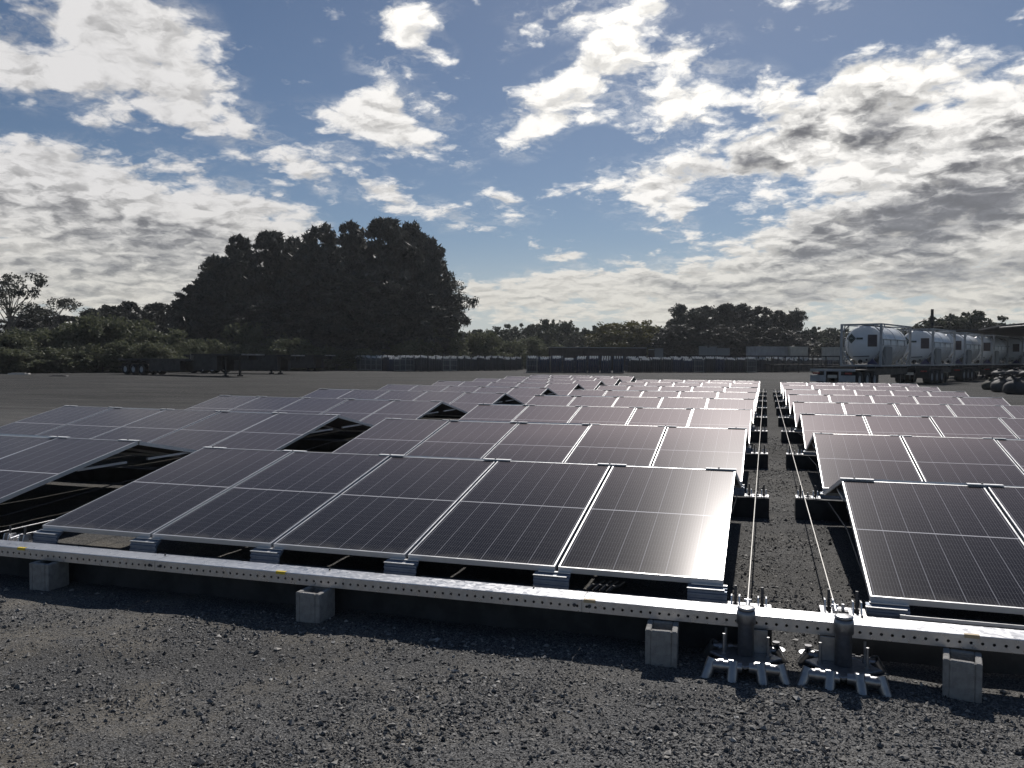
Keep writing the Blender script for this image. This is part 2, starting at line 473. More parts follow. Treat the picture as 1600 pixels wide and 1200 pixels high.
def galv_material(name, base, rough, spangle=.25):
    mt = bpy.data.materials.new(name)
    mt.use_nodes = True
    nt = NT(mt.node_tree)
    co = nt.new('ShaderNodeTexCoord').outputs['Object']
    v = nt.new('ShaderNodeTexVoronoi', Vector=co, Scale=45.0)
    sp = nt.new('ShaderNodeSeparateColor', Color=v.outputs['Color'])
    k = nt.ramp(sp.outputs[0], 0, 1, 1 - spangle, 1 + spangle * .4, 'LINEAR')
    st = nt.ramp(nt.noise(co, 3.0, 6, .65), .35, .75, 1.0, .86)
    kk = nt.math('MULTIPLY', k, st)
    c = nt.mix(1.0, rgb(base, base, base * 1.02), nt.new('ShaderNodeCombineColor', Red=kk, Green=kk, Blue=kk).outputs[0], 'MULTIPLY')
    p = nt.new('ShaderNodeBsdfPrincipled', Base_Color=c, Metallic=.85, Roughness=nt.ramp(sp.outputs[1], 0, 1, rough - .06, rough + .08, 'LINEAR'))
    nt.new('ShaderNodeOutputMaterial', Surface=p.outputs[0])
    return mt

M = dict(
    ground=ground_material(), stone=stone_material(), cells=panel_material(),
    galv=galv_material('galvanised_steel', .66, .33, .08), galv_dark=galv_material('weathered_galvanised_steel', .36, .42, .2),
    galv_mid=galv_material('dull_galvanised_steel', .40, .34, .15),
    clip=mat('bright_clip_metal', (.80, .80, .80), .5, .1),
    bracket=mat('folded_zinc_sheet', (.20, .24, .31), .5, .35, .2, 12),
    alu=mat('anodised_aluminium', (.72, .72, .72), .42, .55, .08, 8),
    back=mat('panel_backsheet', (.05, .05, .055), .6),
    concrete=mat('precast_concrete', (.05, .051, .053), .85, 0, .3, 5, .3, 60),
    block=mat('grey_concrete_block', (.36, .35, .335), .95, 0, .25, 22, .8, 130, .2),
    wire=mat('steel_rope', (.62, .60, .56), .45, .5, .2, 60),
    black=mat('black_plastic', (.018, .018, .02), .45),
    rubber=mat('tyre_rubber', (.015, .015, .016), .8, 0, .3, 10),
    dark_steel=mat('dark_painted_steel', (.014, .0145, .016), .6, 0, .35, 3),
    deck=mat('worn_deck_boards', (.36, .34, .31), .75, 0, .4, 2),
    yellow=mat('yellow_sticker', (.75, .55, .04), .5), tan=mat('tan_sticker', (.55, .42, .25), .6),
    bolt=mat('dark_bolt', (.09, .09, .095), .5, .6),
    rust=mat('rusty_steel', (.10, .075, .06), .8, .1, .4, 8),
    white=mat('white_tank_paint', (.74, .76, .77), .38, 0, .08, .8, dirt=(.42, .42, .40)),
    frame_grey=mat('grey_frame_paint', (.40, .41, .42), .5, 0, .25, 2),
    cream=mat('cream_container_paint', (.55, .52, .45), .6, 0, .2, 1.2),
    pale=mat('pale_container_paint', (.36, .37, .38), .6, 0, .2, 1.2),
    brown=mat('dark_brown_cladding', (.045, .035, .030), .7, 0, .3, 1.5),
    cabinet=mat('grey_cabinet_paint', (.19, .20, .20), .6),
    placard=mat('dark_green_placard', (.02, .045, .04), .5), placard_line=mat('placard_print', (.25, .28, .27), .5),
    plate=mat('dark_red_data_plate', (.06, .045, .055), .5),
    blue=mat('navy_placard', (.015, .022, .09), .5),
    gas_grey=mat('grey_gas_bottle', (.07, .08, .09), .45, 0, .3, .7), gas_blue=mat('blue_gas_bottle', (.024, .038, .080), .45, 0, .3, .7),
    gas_dark=mat('dark_gas_bottle', (.035, .040, .048), .45, 0, .3, .7), brass=mat('valve_cap', (.62, .62, .60), .4, .2),
    red=mat('red_lamp', (.25, .02, .015), .4),
    bark=mat('bark', (.06, .052, .045), .9, 0, .4, 2), pale_bark=mat('pale_bark', (.22, .20, .18), .85, 0, .4, 2),
    roof=mat('dark_roof_sheet', (.035, .037, .040), .6, 0, .2, .5),
    sack=mat('dark_sack_fabric', (.055, .053, .054), .75, 0, .4, 2.5, .5, 9), sack_olive=mat('olive_sack_fabric', (.075, .072, .05), .8, 0, .4, 2.5, .5, 9),
    dirt_pale=mat('pale_scrap', (.5, .48, .44), .7),
)
M['casuarina'] = leaf_material('casuarina_needles', (.045, .049, .041), (.095, .098, .085), .12)
M['gum'] = leaf_material('gum_leaves', (.050, .055, .045), (.095, .10, .078), .12)
M['bush'] = leaf_material('bush_leaves', (.075, .086, .050), (.140, .148, .090), .34)
M['rain_tree'] = leaf_material('yellow_green_leaves', (.055, .055, .020), (.135, .125, .045), .28)
M['far_leaf'] = leaf_material('far_leaves', (.040, .049, .033), (.090, .100, .065), .2)

# ------------------------------------------------------------------ ground: one sheet to the horizon, finely modelled near the camera
def axis(fine0, fine1, step, lo, hi):
    a = list(np.arange(fine0, fine1 + 1e-6, step))
    s, x = step, fine1
    while x < hi:
        s *= 1.35
        x += s
        a.append(x)
    s, x = step, fine0
    while x > lo:
        s *= 1.35
        x -= s
        a.insert(0, x)
    return np.array(a)
def lumps(X, Y, rng, waves):
    Z = np.zeros_like(X)
    for lam, amp, n in waves:
        for _ in range(n):
            t = rng.uniform(0, 2 * np.pi)
            k = 2 * np.pi / (lam * rng.uniform(.7, 1.4))
            Z += amp / math.sqrt(n) * np.sin(k * (X * math.cos(t) + Y * math.sin(t)) + rng.uniform(0, 6.28))
    return Z
GW = [(1.6, .006, 5), (.45, .0035, 8), (.12, .0010, 10)]
def ground_z(X, Y):
    fade = np.clip(1 - np.maximum(np.abs(X + 2) - 6, 0) / 6, 0, 1) * np.clip(1 - np.maximum(Y - 6, 0) / 10, 0, 1)
    return lumps(X, Y, np.random.default_rng(3), GW) * fade
gx, gy = axis(-7.5, 2.8, .035, -900, 900), axis(-4.4, 1.2, .035, -700, 900)
GX, GY = np.meshgrid(gx, gy)
GZ = ground_z(GX, GY)
nx, ny = len(gx), len(gy)
ii = (np.arange(ny - 1)[:, None] * nx + np.arange(nx - 1)[None, :]).ravel()
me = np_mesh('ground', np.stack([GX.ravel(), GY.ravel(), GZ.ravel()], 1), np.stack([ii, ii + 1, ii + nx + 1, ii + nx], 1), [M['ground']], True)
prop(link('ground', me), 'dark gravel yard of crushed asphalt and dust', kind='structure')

def gravel():
    rng = np.random.default_rng(11)
    n1, n2 = 150000, 26000
    # front yard: density falls with distance from the camera
    d = rng.uniform(0, 1, n1) ** 1.25 * 3.6
    y = -4.0 + d
    x = .2 + (y + 5.07) * np.tan(np.radians(rng.uniform(-51, 17, n1))) + rng.uniform(-.4, .4, n1)
    x2 = rng.uniform(.0, .85, n2)
    y2 = -.4 + rng.uniform(0, 1, n2) ** 1.6 * 14
    X, Y = np.concatenate([x, x2]), np.concatenate([y, y2])
    # gathered in drifts: fewer where the dusty patches are
    keep = rng.uniform(0, 1, len(X)) < np.clip(.55 + 9 * lumps(X, Y, np.random.default_rng(5), [(1.3, .05, 5), (.4, .03, 6)]) + .10 * np.clip(X + 2.5, -2, 2), .30, 1)
    X, Y = X[keep], Y[keep]
    n = len(X)
    Z = ground_z(X, Y)
    s = np.clip(rng.lognormal(math.log(.0042), .52, n), .0018, .018)
    base = np.array([(1, 0, 0), (-1, 0, 0), (0, 1, 0), (0, -1, 0), (0, 0, 1), (0, 0, -1)], float)
    V = base[None] * rng.uniform(.55, 1.25, (n, 6, 1)) + rng.normal(0, .22, (n, 6, 3))
    V *= np.stack([rng.uniform(.8, 1.4, n), rng.uniform(.8, 1.4, n), rng.uniform(.45, .9, n)], 1)[:, None, :]
    t = rng.uniform(0, 6.28, n)
    c, q = np.cos(t)[:, None], np.sin(t)[:, None]
    V = np.stack([V[:, :, 0] * c - V[:, :, 1] * q, V[:, :, 0] * q + V[:, :, 1] * c, V[:, :, 2]], 2) * s[:, None, None]
    V += np.stack([X, Y, Z + s * .35], 1)[:, None, :]
    tri = np.array([(0, 2, 4), (2, 1, 4), (1, 3, 4), (3, 0, 4), (2, 0, 5), (1, 2, 5), (3, 1, 5), (0, 3, 5)])
    Fc = (np.arange(n)[:, None, None] * 6 + tri[None]).reshape(-1, 3)
    me = np_mesh('gravel', V.reshape(-1, 3), Fc, [M['stone']])
    prop(link('gravel', me), 'loose dark grey gravel stones over the yard', kind='stuff')
gravel()

# ------------------------------------------------------------------ solar arrays
PITCHX, MODW, MODL, TILT, PERIOD, LOW = 1.04, 1.018, 1.9986, .2053, 4.1621, .35
RISE, RUN = MODL * math.sin(TILT), MODL * math.cos(TILT)
RIDGE_GAP = .03

def panel_meshes():
    w, L = MODW / 2, MODL
    me = bpy.data.meshes.new('solar_panel')
    me.from_pydata([(-w + .004, .004, 0), (w - .004, .004, 0), (w - .004, L - .004, 0), (-w + .004, L - .004, 0),
                    (-w + .004, .004, -.006), (w - .004, .004, -.006), (w - .004, L - .004, -.006), (-w + .004, L - .004, -.006)], [],
                   [(0, 1, 2, 3), (7, 6, 5, 4)])
    me.materials.append(M['cells'])
    me.materials.append(M['back'])
    me.polygons[1].material_index = 1
    uv = me.uv_layers.new(name='UVMap')
    for i, c in enumerate([(-.02, -.01), (1.02, -.01), (1.02, 1.01), (-.02, 1.01)]):
        uv.data[i].uv = c
    fr = MB()
    t, z0, z1 = .0105, -.035, .0025
    fr.box(-w, -w + t, 0, L, z0, z1).box(w - t, w, 0, L, z0, z1)
    fr.box(-w + t, w - t, 0, t, z0, z1).box(-w + t, w - t, L - t, L, z0, z1)
    return me, fr.mesh('panel_frame', M['alu'])
PANEL, FRAME = panel_meshes()

def bracket_mesh():
    b = MB()
    prof = [(.006, .312), (-.030, .306), (-.030, .296), (-.052, .292), (-.052, .278), (-.062, .274), (-.062, .262), (-.054, .258), (-.054, .246), (-.064, .242), (-.064, .205),
            (-.050, .205), (-.046, .24), (-.040, .27), (.0, .300)]
    b.extrude(prof[::-1], -.115, .115, 0)
    b.box(-.095, .115, -.014, .012, .3125, .3175, 1).box(-.118, .10, -.058, -.030, .2975, .3025, 1)
    return b.mesh('panel_bracket', [M['bracket'], M['alu']])
BRACKET = bracket_mesh()

def ridge_mesh():
    b = MB()
    b.box(-.125, .125, -.026, .026, .004, .011, 0)
    b.tube((-.09, 0, -.012), (.09, 0, -.012), .010, n=8, mi=0)
    b.tube((-.02, 0, .011), (-.02, 0, .020), .008, n=6, mi=1)
    return b.mesh('ridge_hinge', [M['clip'], M['bolt']])
RIDGE = ridge_mesh()

def end_plate_mesh():
    """steel plate with paired lugs and a tall bolt on the end of a ballast beam"""
    b = MB()
    b.box(.0, .245, -.085, .085, 0, .008, 0)
    for x in (.045, .195):
        for dx in (-.022, .022):
            b.extrude([(-.05, .008), (.05, .008), (.032, .07), (-.03, .075)], x + dx - .004, x + dx + .004, 0)
        b.tube((x, 0, .008), (x, 0, .13), .008, n=8, mi=1)
        b.tube((x, 0, .008), (x, 0, .03), .015, n=6, mi=1)
    b.tube((.12, -.02, .008), (.12, -.02, .055), .009, n=8, mi=0)
    b.box(.095, .15, -.045, .0, .008, .02, 1)
    return b.mesh('end_plate', [M['galv'], M['bolt']])
END_PLATE = end_plate_mesh()

def ballast_mesh(width):
    b = MB()
    h, d = .215, .125
    prof = [(-d, -.06), (d, -.06), (d, h - .02), (d - .02, h), (.05, h), (.04, h - .03), (-.04, h - .03), (-.05, h), (-d + .003, h), (-d, h - .003)]
    b.extrude(prof, -.27, width + .27)
    return b.mesh('concrete_beam', M['concrete'])

def solar_array(x0, y0, dz, ncol, ntent, label, tilt_y=0.0, zj=0):
    """a fold out block of tents; x0, y0 its near left corner"""
    W = ncol * PITCHX
    root = empty('solar_array', (x0, y0, 0), 0, label, 'solar array', 'fold out solar arrays on the gravel yard')
    root.rotation_euler = (0, tilt_y, 0)
    rng = random.Random(zj + 1)
    lowz = LOW + dz
    ballast = ballast_mesh(W)
    for k in range(ntent + 1):
        yb = k * PERIOD - .085 - (.02 if k else 0)
        bm_ = link('concrete_beam', ballast, root, (0, yb, 0))
        link('end_plate', END_PLATE, bm_, (W + .02, 0, .2155))
        link('end_plate', END_PLATE, bm_, (-.265, 0, .2155))
        for c in (range(ncol + 1) if k == 0 else (0, ncol)):
            xs = min(max(c * PITCHX, .10), W - .10) - (.02 if 0 < c < ncol else 0)
            link('panel_bracket', BRACKET, root, (xs, k * PERIOD - .006, dz))
        if k == 0:
            for c in range(ncol):
                rl = MB()
                rl.box(c * PITCHX + .16, (c + 1) * PITCHX - .19, -.098, -.090, .2155, .234)
                rl.box(c * PITCHX + .155, c * PITCHX + .185, -.108, -.098, .2155, .238)
                rl.build('edge_rail', M['alu'], root)
    for k in range(ntent):
        yk = k * PERIOD
        j = rng.uniform(-.006, .006)
        for c in range(ncol):
            xc = (c + .5) * PITCHX
            a = rng.uniform(-.004, .004)
            p = link('solar_panel', PANEL, root, (xc, yk, lowz + j), (TILT + a, 0, 0))
            link('panel_frame', FRAME, p)
            p = link('solar_panel', PANEL, root, (xc, yk + 2 * RUN + RIDGE_GAP, lowz + j), (TILT - a, 0, math.pi))
            link('panel_frame', FRAME, p)
        for c in range(ncol + 1):
            xs = min(max(c * PITCHX, .125), W - .125)
            link('ridge_hinge', RIDGE, root, (xs, yk + RUN + RIDGE_GAP / 2, lowz + RISE + j))
        # cross ties under the panels at both open ends of the tent
        for xe in (.05, W - .05):
            t = MB()
            t.box(xe - .012, xe + .012, yk + .62 * RUN, yk + RUN - .12, lowz + .20, lowz + .222)
            t.box(xe - .012, xe + .012, yk + RUN + .18, yk + RUN * 1.42, lowz + .20, lowz + .222)
            t.build('tie_bar', M['alu'], root)
            w = MB()
            w.tube((xe, yk + .05, lowz - .1), (xe, yk + RUN * .95, lowz + .02), .006, n=5)
            w.tube((xe, yk + RUN * .95, lowz + .02), (xe, yk + 2 * RUN - .05, lowz - .1), .006, n=5)
            w.build('brace_wire', M['black'], root)
    return root

centre = solar_array(-5 * PITCHX, 0, 0, 5, 8, 'middle block of tilted solar panels with white sun glare on its front right panel')
right = solar_array(.803, .0818, -.0466, 5, 8, 'right hand block of tilted solar panels beyond the narrow walkway', 0, 3)
leftb = solar_array(-5.9254 - 5 * PITCHX, -.0832, .0301 + .042, 5, 9, 'left hand block of tilted solar panels beside the open gravel', R(.35), 5)
# cable conduits under the front edge of the middle block
cm = MB()
for i in range(4):
    x = -.80 + i * .042
    cm.pipe([(x - .03, -.115, .21), (x - .012, -.125, .255), (x + .012, -.10, .275), (x + .03, -.03, .262), (x + .045, .12, .25)], .011, 7)
cm.build('cable_conduit', M['black'], centre, loc=(5 * PITCHX, 0, 0))

# ------------------------------------------------------------------ perforated beam along the front
def perforated_beam():
    y0, y1, z0, z1 = -.385, -.215, .195, .268
    root = empty('perforated_beam', (0, 0, 0), 0, 'long galvanised beam with a row of holes along the array fronts', 'steel beam')
    joints = [-9.4, ground(-700, 800, z1).x if False else -7.0, ground(222, 882, z1).x, ground(902, 946, z1).x, ground(902, 946, z1).x + (ground(902, 946, z1).x - ground(222, 882, z1).x), 6.8]
    joints = sorted(joints)
    sp, r = .0525, .0082
    for a, b in zip(joints, joints[1:]):
        g = MB()
        a2, b2 = a + .0015, b - .0015
        # front face with real holes
        n = int((b2 - a2) / sp)
        st = (b2 - a2) / n
        zc = (z0 + z1) / 2 - .004
        for i in range(n):
            xa, xb = a2 + i * st, a2 + (i + 1) * st
            xc = (xa + xb) / 2
            outer = [(xa, y0, z0), (xc, y0, z0), (xb, y0, z0), (xb, y0, zc), (xb, y0, z1 - .004), (xc, y0, z1 - .004), (xa, y0, z1 - .004), (xa, y0, zc)]
            ang = [225, 270, 315, 0, 45, 90, 135, 180]
            inner = [(xc + r * math.cos(R(t)), y0, zc + r * math.sin(R(t))) for t in ang]
            deep = [(x, y0 + .010, z) for x, y, z in inner]
            fs = [(k, (k + 1) % 8, 8 + (k + 1) % 8, 8 + k) for k in range(8)] + [(8 + k, 8 + (k + 1) % 8, 16 + (k + 1) % 8, 16 + k) for k in range(8)]
            g.add(outer + inner + deep, fs)
        # rounded front top corner, top, back, bottom, ends
        prof = [(y0, z1 - .004), (y0 + .001, z1 - .001), (y0 + .004, z1), (y1 - .004, z1), (y1, z1 - .004), (y1, z0), (y0, z0)]
        vs = [(x, y, z) for x in (a2, b2) for y, z in prof]
        k = len(prof)
        g.add(vs, [(i, k + i, k + i + 1, i + 1) for i in range(k - 1)])
        g.add(vs, [tuple(range(k)), tuple(range(2 * k - 1, k - 1, -1))])
        sec = g.build('beam_section', M['galv'], root)
        for xe in (a + .045, b - .045):
            bb = MB()
            bb.tube((xe, y0 + .001, (z0 + z1) / 2), (xe, y0 - .006, (z0 + z1) / 2), .011, n=6)
            bb.tube((xe, y0 - .006, (z0 + z1) / 2), (xe, y0 - .012, (z0 + z1) / 2), .006, n=6)
            bb.build('joint_bolt', M['bolt'], sec)
    for px, py, mt in ((38, 855, 'yellow'), (437, 894, 'yellow'), (918, 942, 'tan'), (1523, 998, 'tan')):
        x = ground(px, py, z1).x
        s = MB()
        s.box(x - .035, x + .035, y0 - .001, y0 + .02, z1 + .0008, z1 + .0024).box(x - .035, x + .035, y0 - .0025, y0 - .001, z1 - .016, z1 + .0024)
        s.build('sticker', M[mt], root)
    for px, py in ((500, 898), (245, 872), (825, 928), (1346, 962)):
        x = ground(px, py, z1).x
        s = MB()
        s.tube((x, -.245, z1), (x, -.245, z1 + .012), .006, n=6)
        s.build('bolt_head', M['bolt'], root)
perforated_beam()

# hollow concrete blocks carrying the beam
def concrete_block(px, py, label, turn):
    p = ground(px, py, .19)
    b = MB()
    w, l, h, t = .086, .19, .19, .03
    def prism(x0, x1, y0, y1):
        b.bbox(x0, x1, y0, y1, -.02, h, .004)
    prism(-w, -w + t, 0, l)
    prism(w - t, w, 0, l)
    for ya, yb in ((0, .032), (l - .032, l)):
        b.bbox(-w + t + .0005, w - t - .0005, ya, yb, -.02, h - .0015, .004)
    o = b.build('concrete_block', M['block'], None, loc=(p.x, p.y, 0), rot=(0, 0, turn))
    prop(o, label, 'concrete block', 'hollow concrete blocks under the front beam')
concrete_block(60, 881, 'grey hollow concrete block under the far left end of the beam', R(1))
concrete_block(480, 927, 'grey hollow concrete block under the beam below the second panel seam', R(-2))
concrete_block(1033, 986, 'grey hollow concrete block left of the two capped steel posts', R(3))
concrete_block(1504, 1034, 'grey hollow concrete block under the beam right of the steel posts', R(-11))

# ------------------------------------------------------------------ driven pile footings with capped posts
def footing(x, y, label, rz, seed):
    rng = random.Random(seed)
    root = empty('ground_anchor', (x, y, 0), rz, label, 'ground anchor', 'galvanised ground anchors in front of the walkway')
    b = MB()
    n = 18
    b.lathe([(.0, .336), (.040, .336), (.047, .332), (.047, .325), (.042, .320), (.042, .075), (0, .075)], n)
    b.build('post', M['galv_mid'], root)
    MB().lathe([(.0435, .245), (.050, .245), (.050, .30), (.046, .318), (.0435, .318)], n).build('collar', M['galv_dark'], root)
    s = .135
    pl = MB().bbox(-s, s, -s, s, .062, .075, .004, M=Matrix.Rotation(R(42), 4, 'Z'))
    for t in (.04, .04):
        pass
    pl.build('base_plate', M['galv_dark'], root)
    for sx, sy in ((-1, -.15), (1, -.2), (-.9, .9), (.95, .8)):
        rd = MB().tube((sx * .115, sy * .10, .03), (sx * .115, sy * .10, .185), .0075, n=7)
        rd.tube((sx * .115, sy * .10, .075), (sx * .115, sy * .10, .087), .015, n=6)
        rd.build('threaded_rod', M['galv_dark'], root)
    # horizontal clamp pipes at front and back
    for yy in (-.145, .135):
        for xa, xb in ((-.17, -.022), (.012, .165)):
            MB().tube((xa, yy, .058), (xb, yy - .004, .056), .028, n=14).build('clamp_pipe', M['galv_mid'], root)
            for q in (.28, .62):
                MB().ring_tube((xa + (xb - xa) * q - .012, yy, .058), (xa + (xb - xa) * q + .012, yy, .058), .033, .0285, 14).build('clamp_band', M['galv_mid'], root)
    # raked pile sleeves, open at the top
    for (xa, ya, dx, dy) in ((-.188, -.145, -.022, -.020), (-.070, -.165, -.004, -.026), (.075, -.165, .008, -.026), (.180, -.150, .02, -.018), (-.185, .14, -.03, .03), (.18, .14, .03, .03)):
        q = MB().ring_tube((xa + dx, ya + dy, -.02), (xa - dx * .8, ya - dy * .8, .084), .029, .0235, 14)
        q.tube((xa + dx, ya + dy, -.01), (xa, ya, .045), .021, n=10)
        q.build('pile_sleeve', M['galv_mid'], root)
    # flat flange plate with its bolt on the walkway side
    sx = 1 if seed == 1 else -1
    fl = MB().tube((sx * .17, .20, .044), (sx * .17, .20, .052), .05, n=18)
    fl.box(min(sx * .05, sx * .15), max(sx * .05, sx * .15), .165, .235, .044, .0515)
    fl.build('flange_plate', M['galv'], root)
    MB().tube((sx * .17, .20, .052), (sx * .17, .20, .085), .016, n=8).tube((sx * .17, .20, .085), (sx * .17, .20, .092), .021, n=8).build('flange_bolt', M['bolt'], root)
    # packing plate behind the post, reaching up to the beam
    MB().box(sx * .075 - .04, sx * .075 + .04, .035, .05, .076, .20).build('back_plate', M['galv_dark'], root)
footing(.133, -.47, 'galvanised pile footing with capped post left of the walkway', R(3), 1)
footing(.625, -.47, 'galvanised pile footing with capped post right of the walkway', R(-2), 2)

# ------------------------------------------------------------------ steel ropes down the walkways
def rope(pa, pb, label, mt='wire'):
    pa, pb = Vector(pa), Vector(pb)
    b = MB()
    n = 14
    pts = []
    for i in range(n + 1):
        t = i / n
        p = pa.lerp(pb, t)
        p.z -= .03 * 4 * t * (1 - t)
        pts.append(p)
    b.pipe(pts, .0055, 6)
    o = b.build('steel_cable', M[mt])
    prop(o, label, 'cable', 'taut steel cables along the arrays')
    f = MB()
    f.tube(pa - Vector((0, .05, .01)), pa + Vector((0, .06, 0)), .012, n=8)
    f.tube(pa + Vector((-.02, .05, 0)), pa + Vector((.02, .05, 0)), .009, n=6)
    f.build('end_fitting', M['galv'], o)
rope((.135, -.16, .27), (.13, 33.2, .36), 'taut steel cable up the left side of the walkway')
rope((.612, -.1, .265), (.62, 33.3, .34), 'taut steel cable up the right side of the walkway')
rope((-5.58, -.16, .275), (-5.55, 37.0, .36), 'taut steel cable in the gap between left and middle arrays', 'galv_dark')
rope((-5.35, -.1, .27), (-5.36, 33.0, .36), 'dim steel cable beside the left edge of the middle array', 'galv_dark')

# thin pale tapered slivers on the gravel under the beam
def sliver(pa, pb, label):
    o = MB().tube(pa, pb, .006, .005, n=6).build('thin_sliver', M['dirt_pale'])
    prop(o, label, 'sliver', 'thin slivers on the gravel under the beam')
a, b_ = ground(223, 908, .02), ground(256, 897, .05)
sliver(a, b_, 'longest pale thin rod on the shaded gravel, farthest left under the beam')
a, b_ = ground(868, 979, .012), ground(882, 963, .05)
sliver(a, b_, 'stubby pale rod on shaded gravel nearest the steel posts')
a, b_ = ground(634, 949, .012), ground(642, 945, .03)
sliver(a, b_, 'short pale rod on shaded gravel below the middle panel seam')

# ------------------------------------------------------------------ far yard: flatbed trailers
def wheel_mesh(rad, wid):
    t = MB().lathe([(rad * .56, -wid / 2), (rad * .92, -wid / 2), (rad, -wid * .32), (rad, wid * .32), (rad * .92, wid / 2), (rad * .56, wid / 2)], 16).mesh('tyre', M['rubber'])
    r = MB().lathe([(0, -wid * .28), (rad * .3, -wid * .28), (rad * .5, -wid * .42), (rad * .57, -wid * .44), (rad * .57, wid * .44), (rad * .5, wid * .42), (rad * .3, wid * .28), (0, wid * .28)], 14).mesh('rim', M['frame_grey'])
    return t, r
TYRE, RIM = wheel_mesh(.5, .52)
def put_wheels(root, xs, half):
    for x in xs:
        for sgn in (-1, 1):
            w = link('wheel', RIM, root, (x, sgn * (half - .3), .5), (R(90), 0, 0))
            link('tyre', TYRE, w)

def flatbed(p_rear, p_front, label, drop=True, deck_h=1.15, rise=.42):
    d = Vector((p_front.x - p_rear.x, p_front.y - p_rear.y))
    L = d.length
    root = empty('flatbed_trailer', (p_rear.x, p_rear.y, 0), math.atan2(d.y, d.x), label, 'trailer', 'flatbed trailers parked by the fence')
    split = L * (.62 if drop else .999)
    up = rise if drop else 0
    b = MB()
    b.box(0, split, -1.23, 1.23, deck_h - .12, deck_h)
    if drop:
        b.box(split, L, -1.23, 1.23, deck_h + up - .12, deck_h + up)
        b.box(split - .08, split, -1.23, 1.23, deck_h, deck_h + up)
    b.build('deck', M['deck'], root)
    c = MB()
    for yy in (-.5, .5):
        c.box(.1, split, yy - .08, yy + .08, deck_h - .55, deck_h - .122)
        if drop:
            c.box(split, L - .1, yy - .08, yy + .08, deck_h + up - .5, deck_h + up - .122)
    for i in range(7):
        c.box(.3 + i * (split - .5) / 6.5, .4 + i * (split - .5) / 6.5, -1.2, 1.2, deck_h - .28, deck_h - .1225)
    c.build('chassis', M['dark_steel'], root)
    e = MB()
    for yy in (-1.245, 1.2305):
        e.box(0, split, yy, yy + .015, deck_h - .16, deck_h + .01)
        if drop: e.box(split, L, yy, yy + .015, deck_h + up - .16, deck_h + up + .01)
    e.build('side_rave', M['dark_steel'], root)
    put_wheels(root, [1.0, 2.25, 3.5], 1.23)
    for xs in (1.0, 2.25, 3.5):
        for yy in (-1.0, 1.0):
            g = MB()
            arc = [(xs + .6 * math.cos(R(t)), .5 + .58 * math.sin(R(t))) for t in range(20, 161, 20)]
            for (xa, za), (xb, zb) in zip(arc, arc[1:]):
                g.add([(xa, yy - .24, za), (xb, yy - .24, zb), (xb, yy + .24, zb), (xa, yy + .24, za), (xa, yy - .24, za + .02), (xb, yy - .24, zb + .02), (xb, yy + .24, zb + .02), (xa, yy + .24, za + .02)],
                      [(0, 1, 2, 3), (7, 6, 5, 4), (0, 4, 5, 1), (1, 5, 6, 2), (2, 6, 7, 3), (3, 7, 4, 0)])
            g.build('mudguard', M['black'], root)
    for yy in (-1.15, .6):
        MB().bbox(4.6, split - 1.6, yy, yy + .55, .38, deck_h - .1225, .03).build('side_locker', M['dark_steel'], root)
        if drop:
            MB().bbox(split + .3, L - 3.2, yy, yy + .55, .55, deck_h + up - .1225, .03).build('pallet_rack', M['dark_steel'], root)
    for yy in (-.75, .75):
        lg = MB()
        x = L - 2.6
        lg.box(x - .07, x + .07, yy - .07, yy + .07, .12, deck_h + up - .1225).box(x - .2, x + .2, yy - .16, yy + .16, 0, .1195)
        lg.build('landing_leg', M['dark_steel'], root)
    tl = MB()
    tl.box(-.05, 0, -1.2, 1.2, .6, .78)
    tl.build('rear_bumper', M['dark_steel'], root)
    for yy in (-1.0, 1.0):
        MB().box(-.07, -.051, yy - .15, yy + .15, .64, .74).build('tail_lamp', M['red'], root)
    return root
def deck_level(px, py_deck, py_base):
    g = ground(px, py_base)
    return at_depth(px, py_deck, math.hypot(g.x - CAM.x, g.y - CAM.y)).z
ha = deck_level(250, 560.5, 585.5)
flatbed(ground(204, 584.5), ground(396, 589), 'dark step deck trailer with three axles, nearest the bushes', True, ha, deck_level(350, 553, 588) - ha)
flatbed(ground(300, 582.5), ground(466, 584.5), 'dark flat trailer with landing legs partly behind the step deck trailer', False, deck_level(440, 554.5, 584))
flatbed(ground(372, 578.5), ground(516, 580), 'dark low flat trailer farthest back beside the grey bottle cages', False, deck_level(500, 554.5, 580))

# small scraps on the open gravel
for px, py, s, lab in ((30, 585, (.9, .25, .10), 'flat pale board lying on open gravel far left'), (92, 588, (.7, .25, .05), 'thin dark plank lying on open gravel right of the pale board'), (126, 575, (.3, .25, .16), 'small white bag at the foot of the fence')):
    p = ground(px, py)
    b = MB().bbox(-s[0], s[0], -s[1], s[1], 0, s[2], .03).box(-s[0] * .7, s[0] * .6, -s[1] * .6, s[1] * .7, s[2] + .001, s[2] * 1.5)
    prop(b.build('bag' if 'bag' in lab else 'plank', M['dark_steel'] if 'dark' in lab else M['dirt_pale'], None, loc=(p.x, p.y, 0), rot=(0, 0, .4)), lab, 'bag' if 'bag' in lab else 'plank')

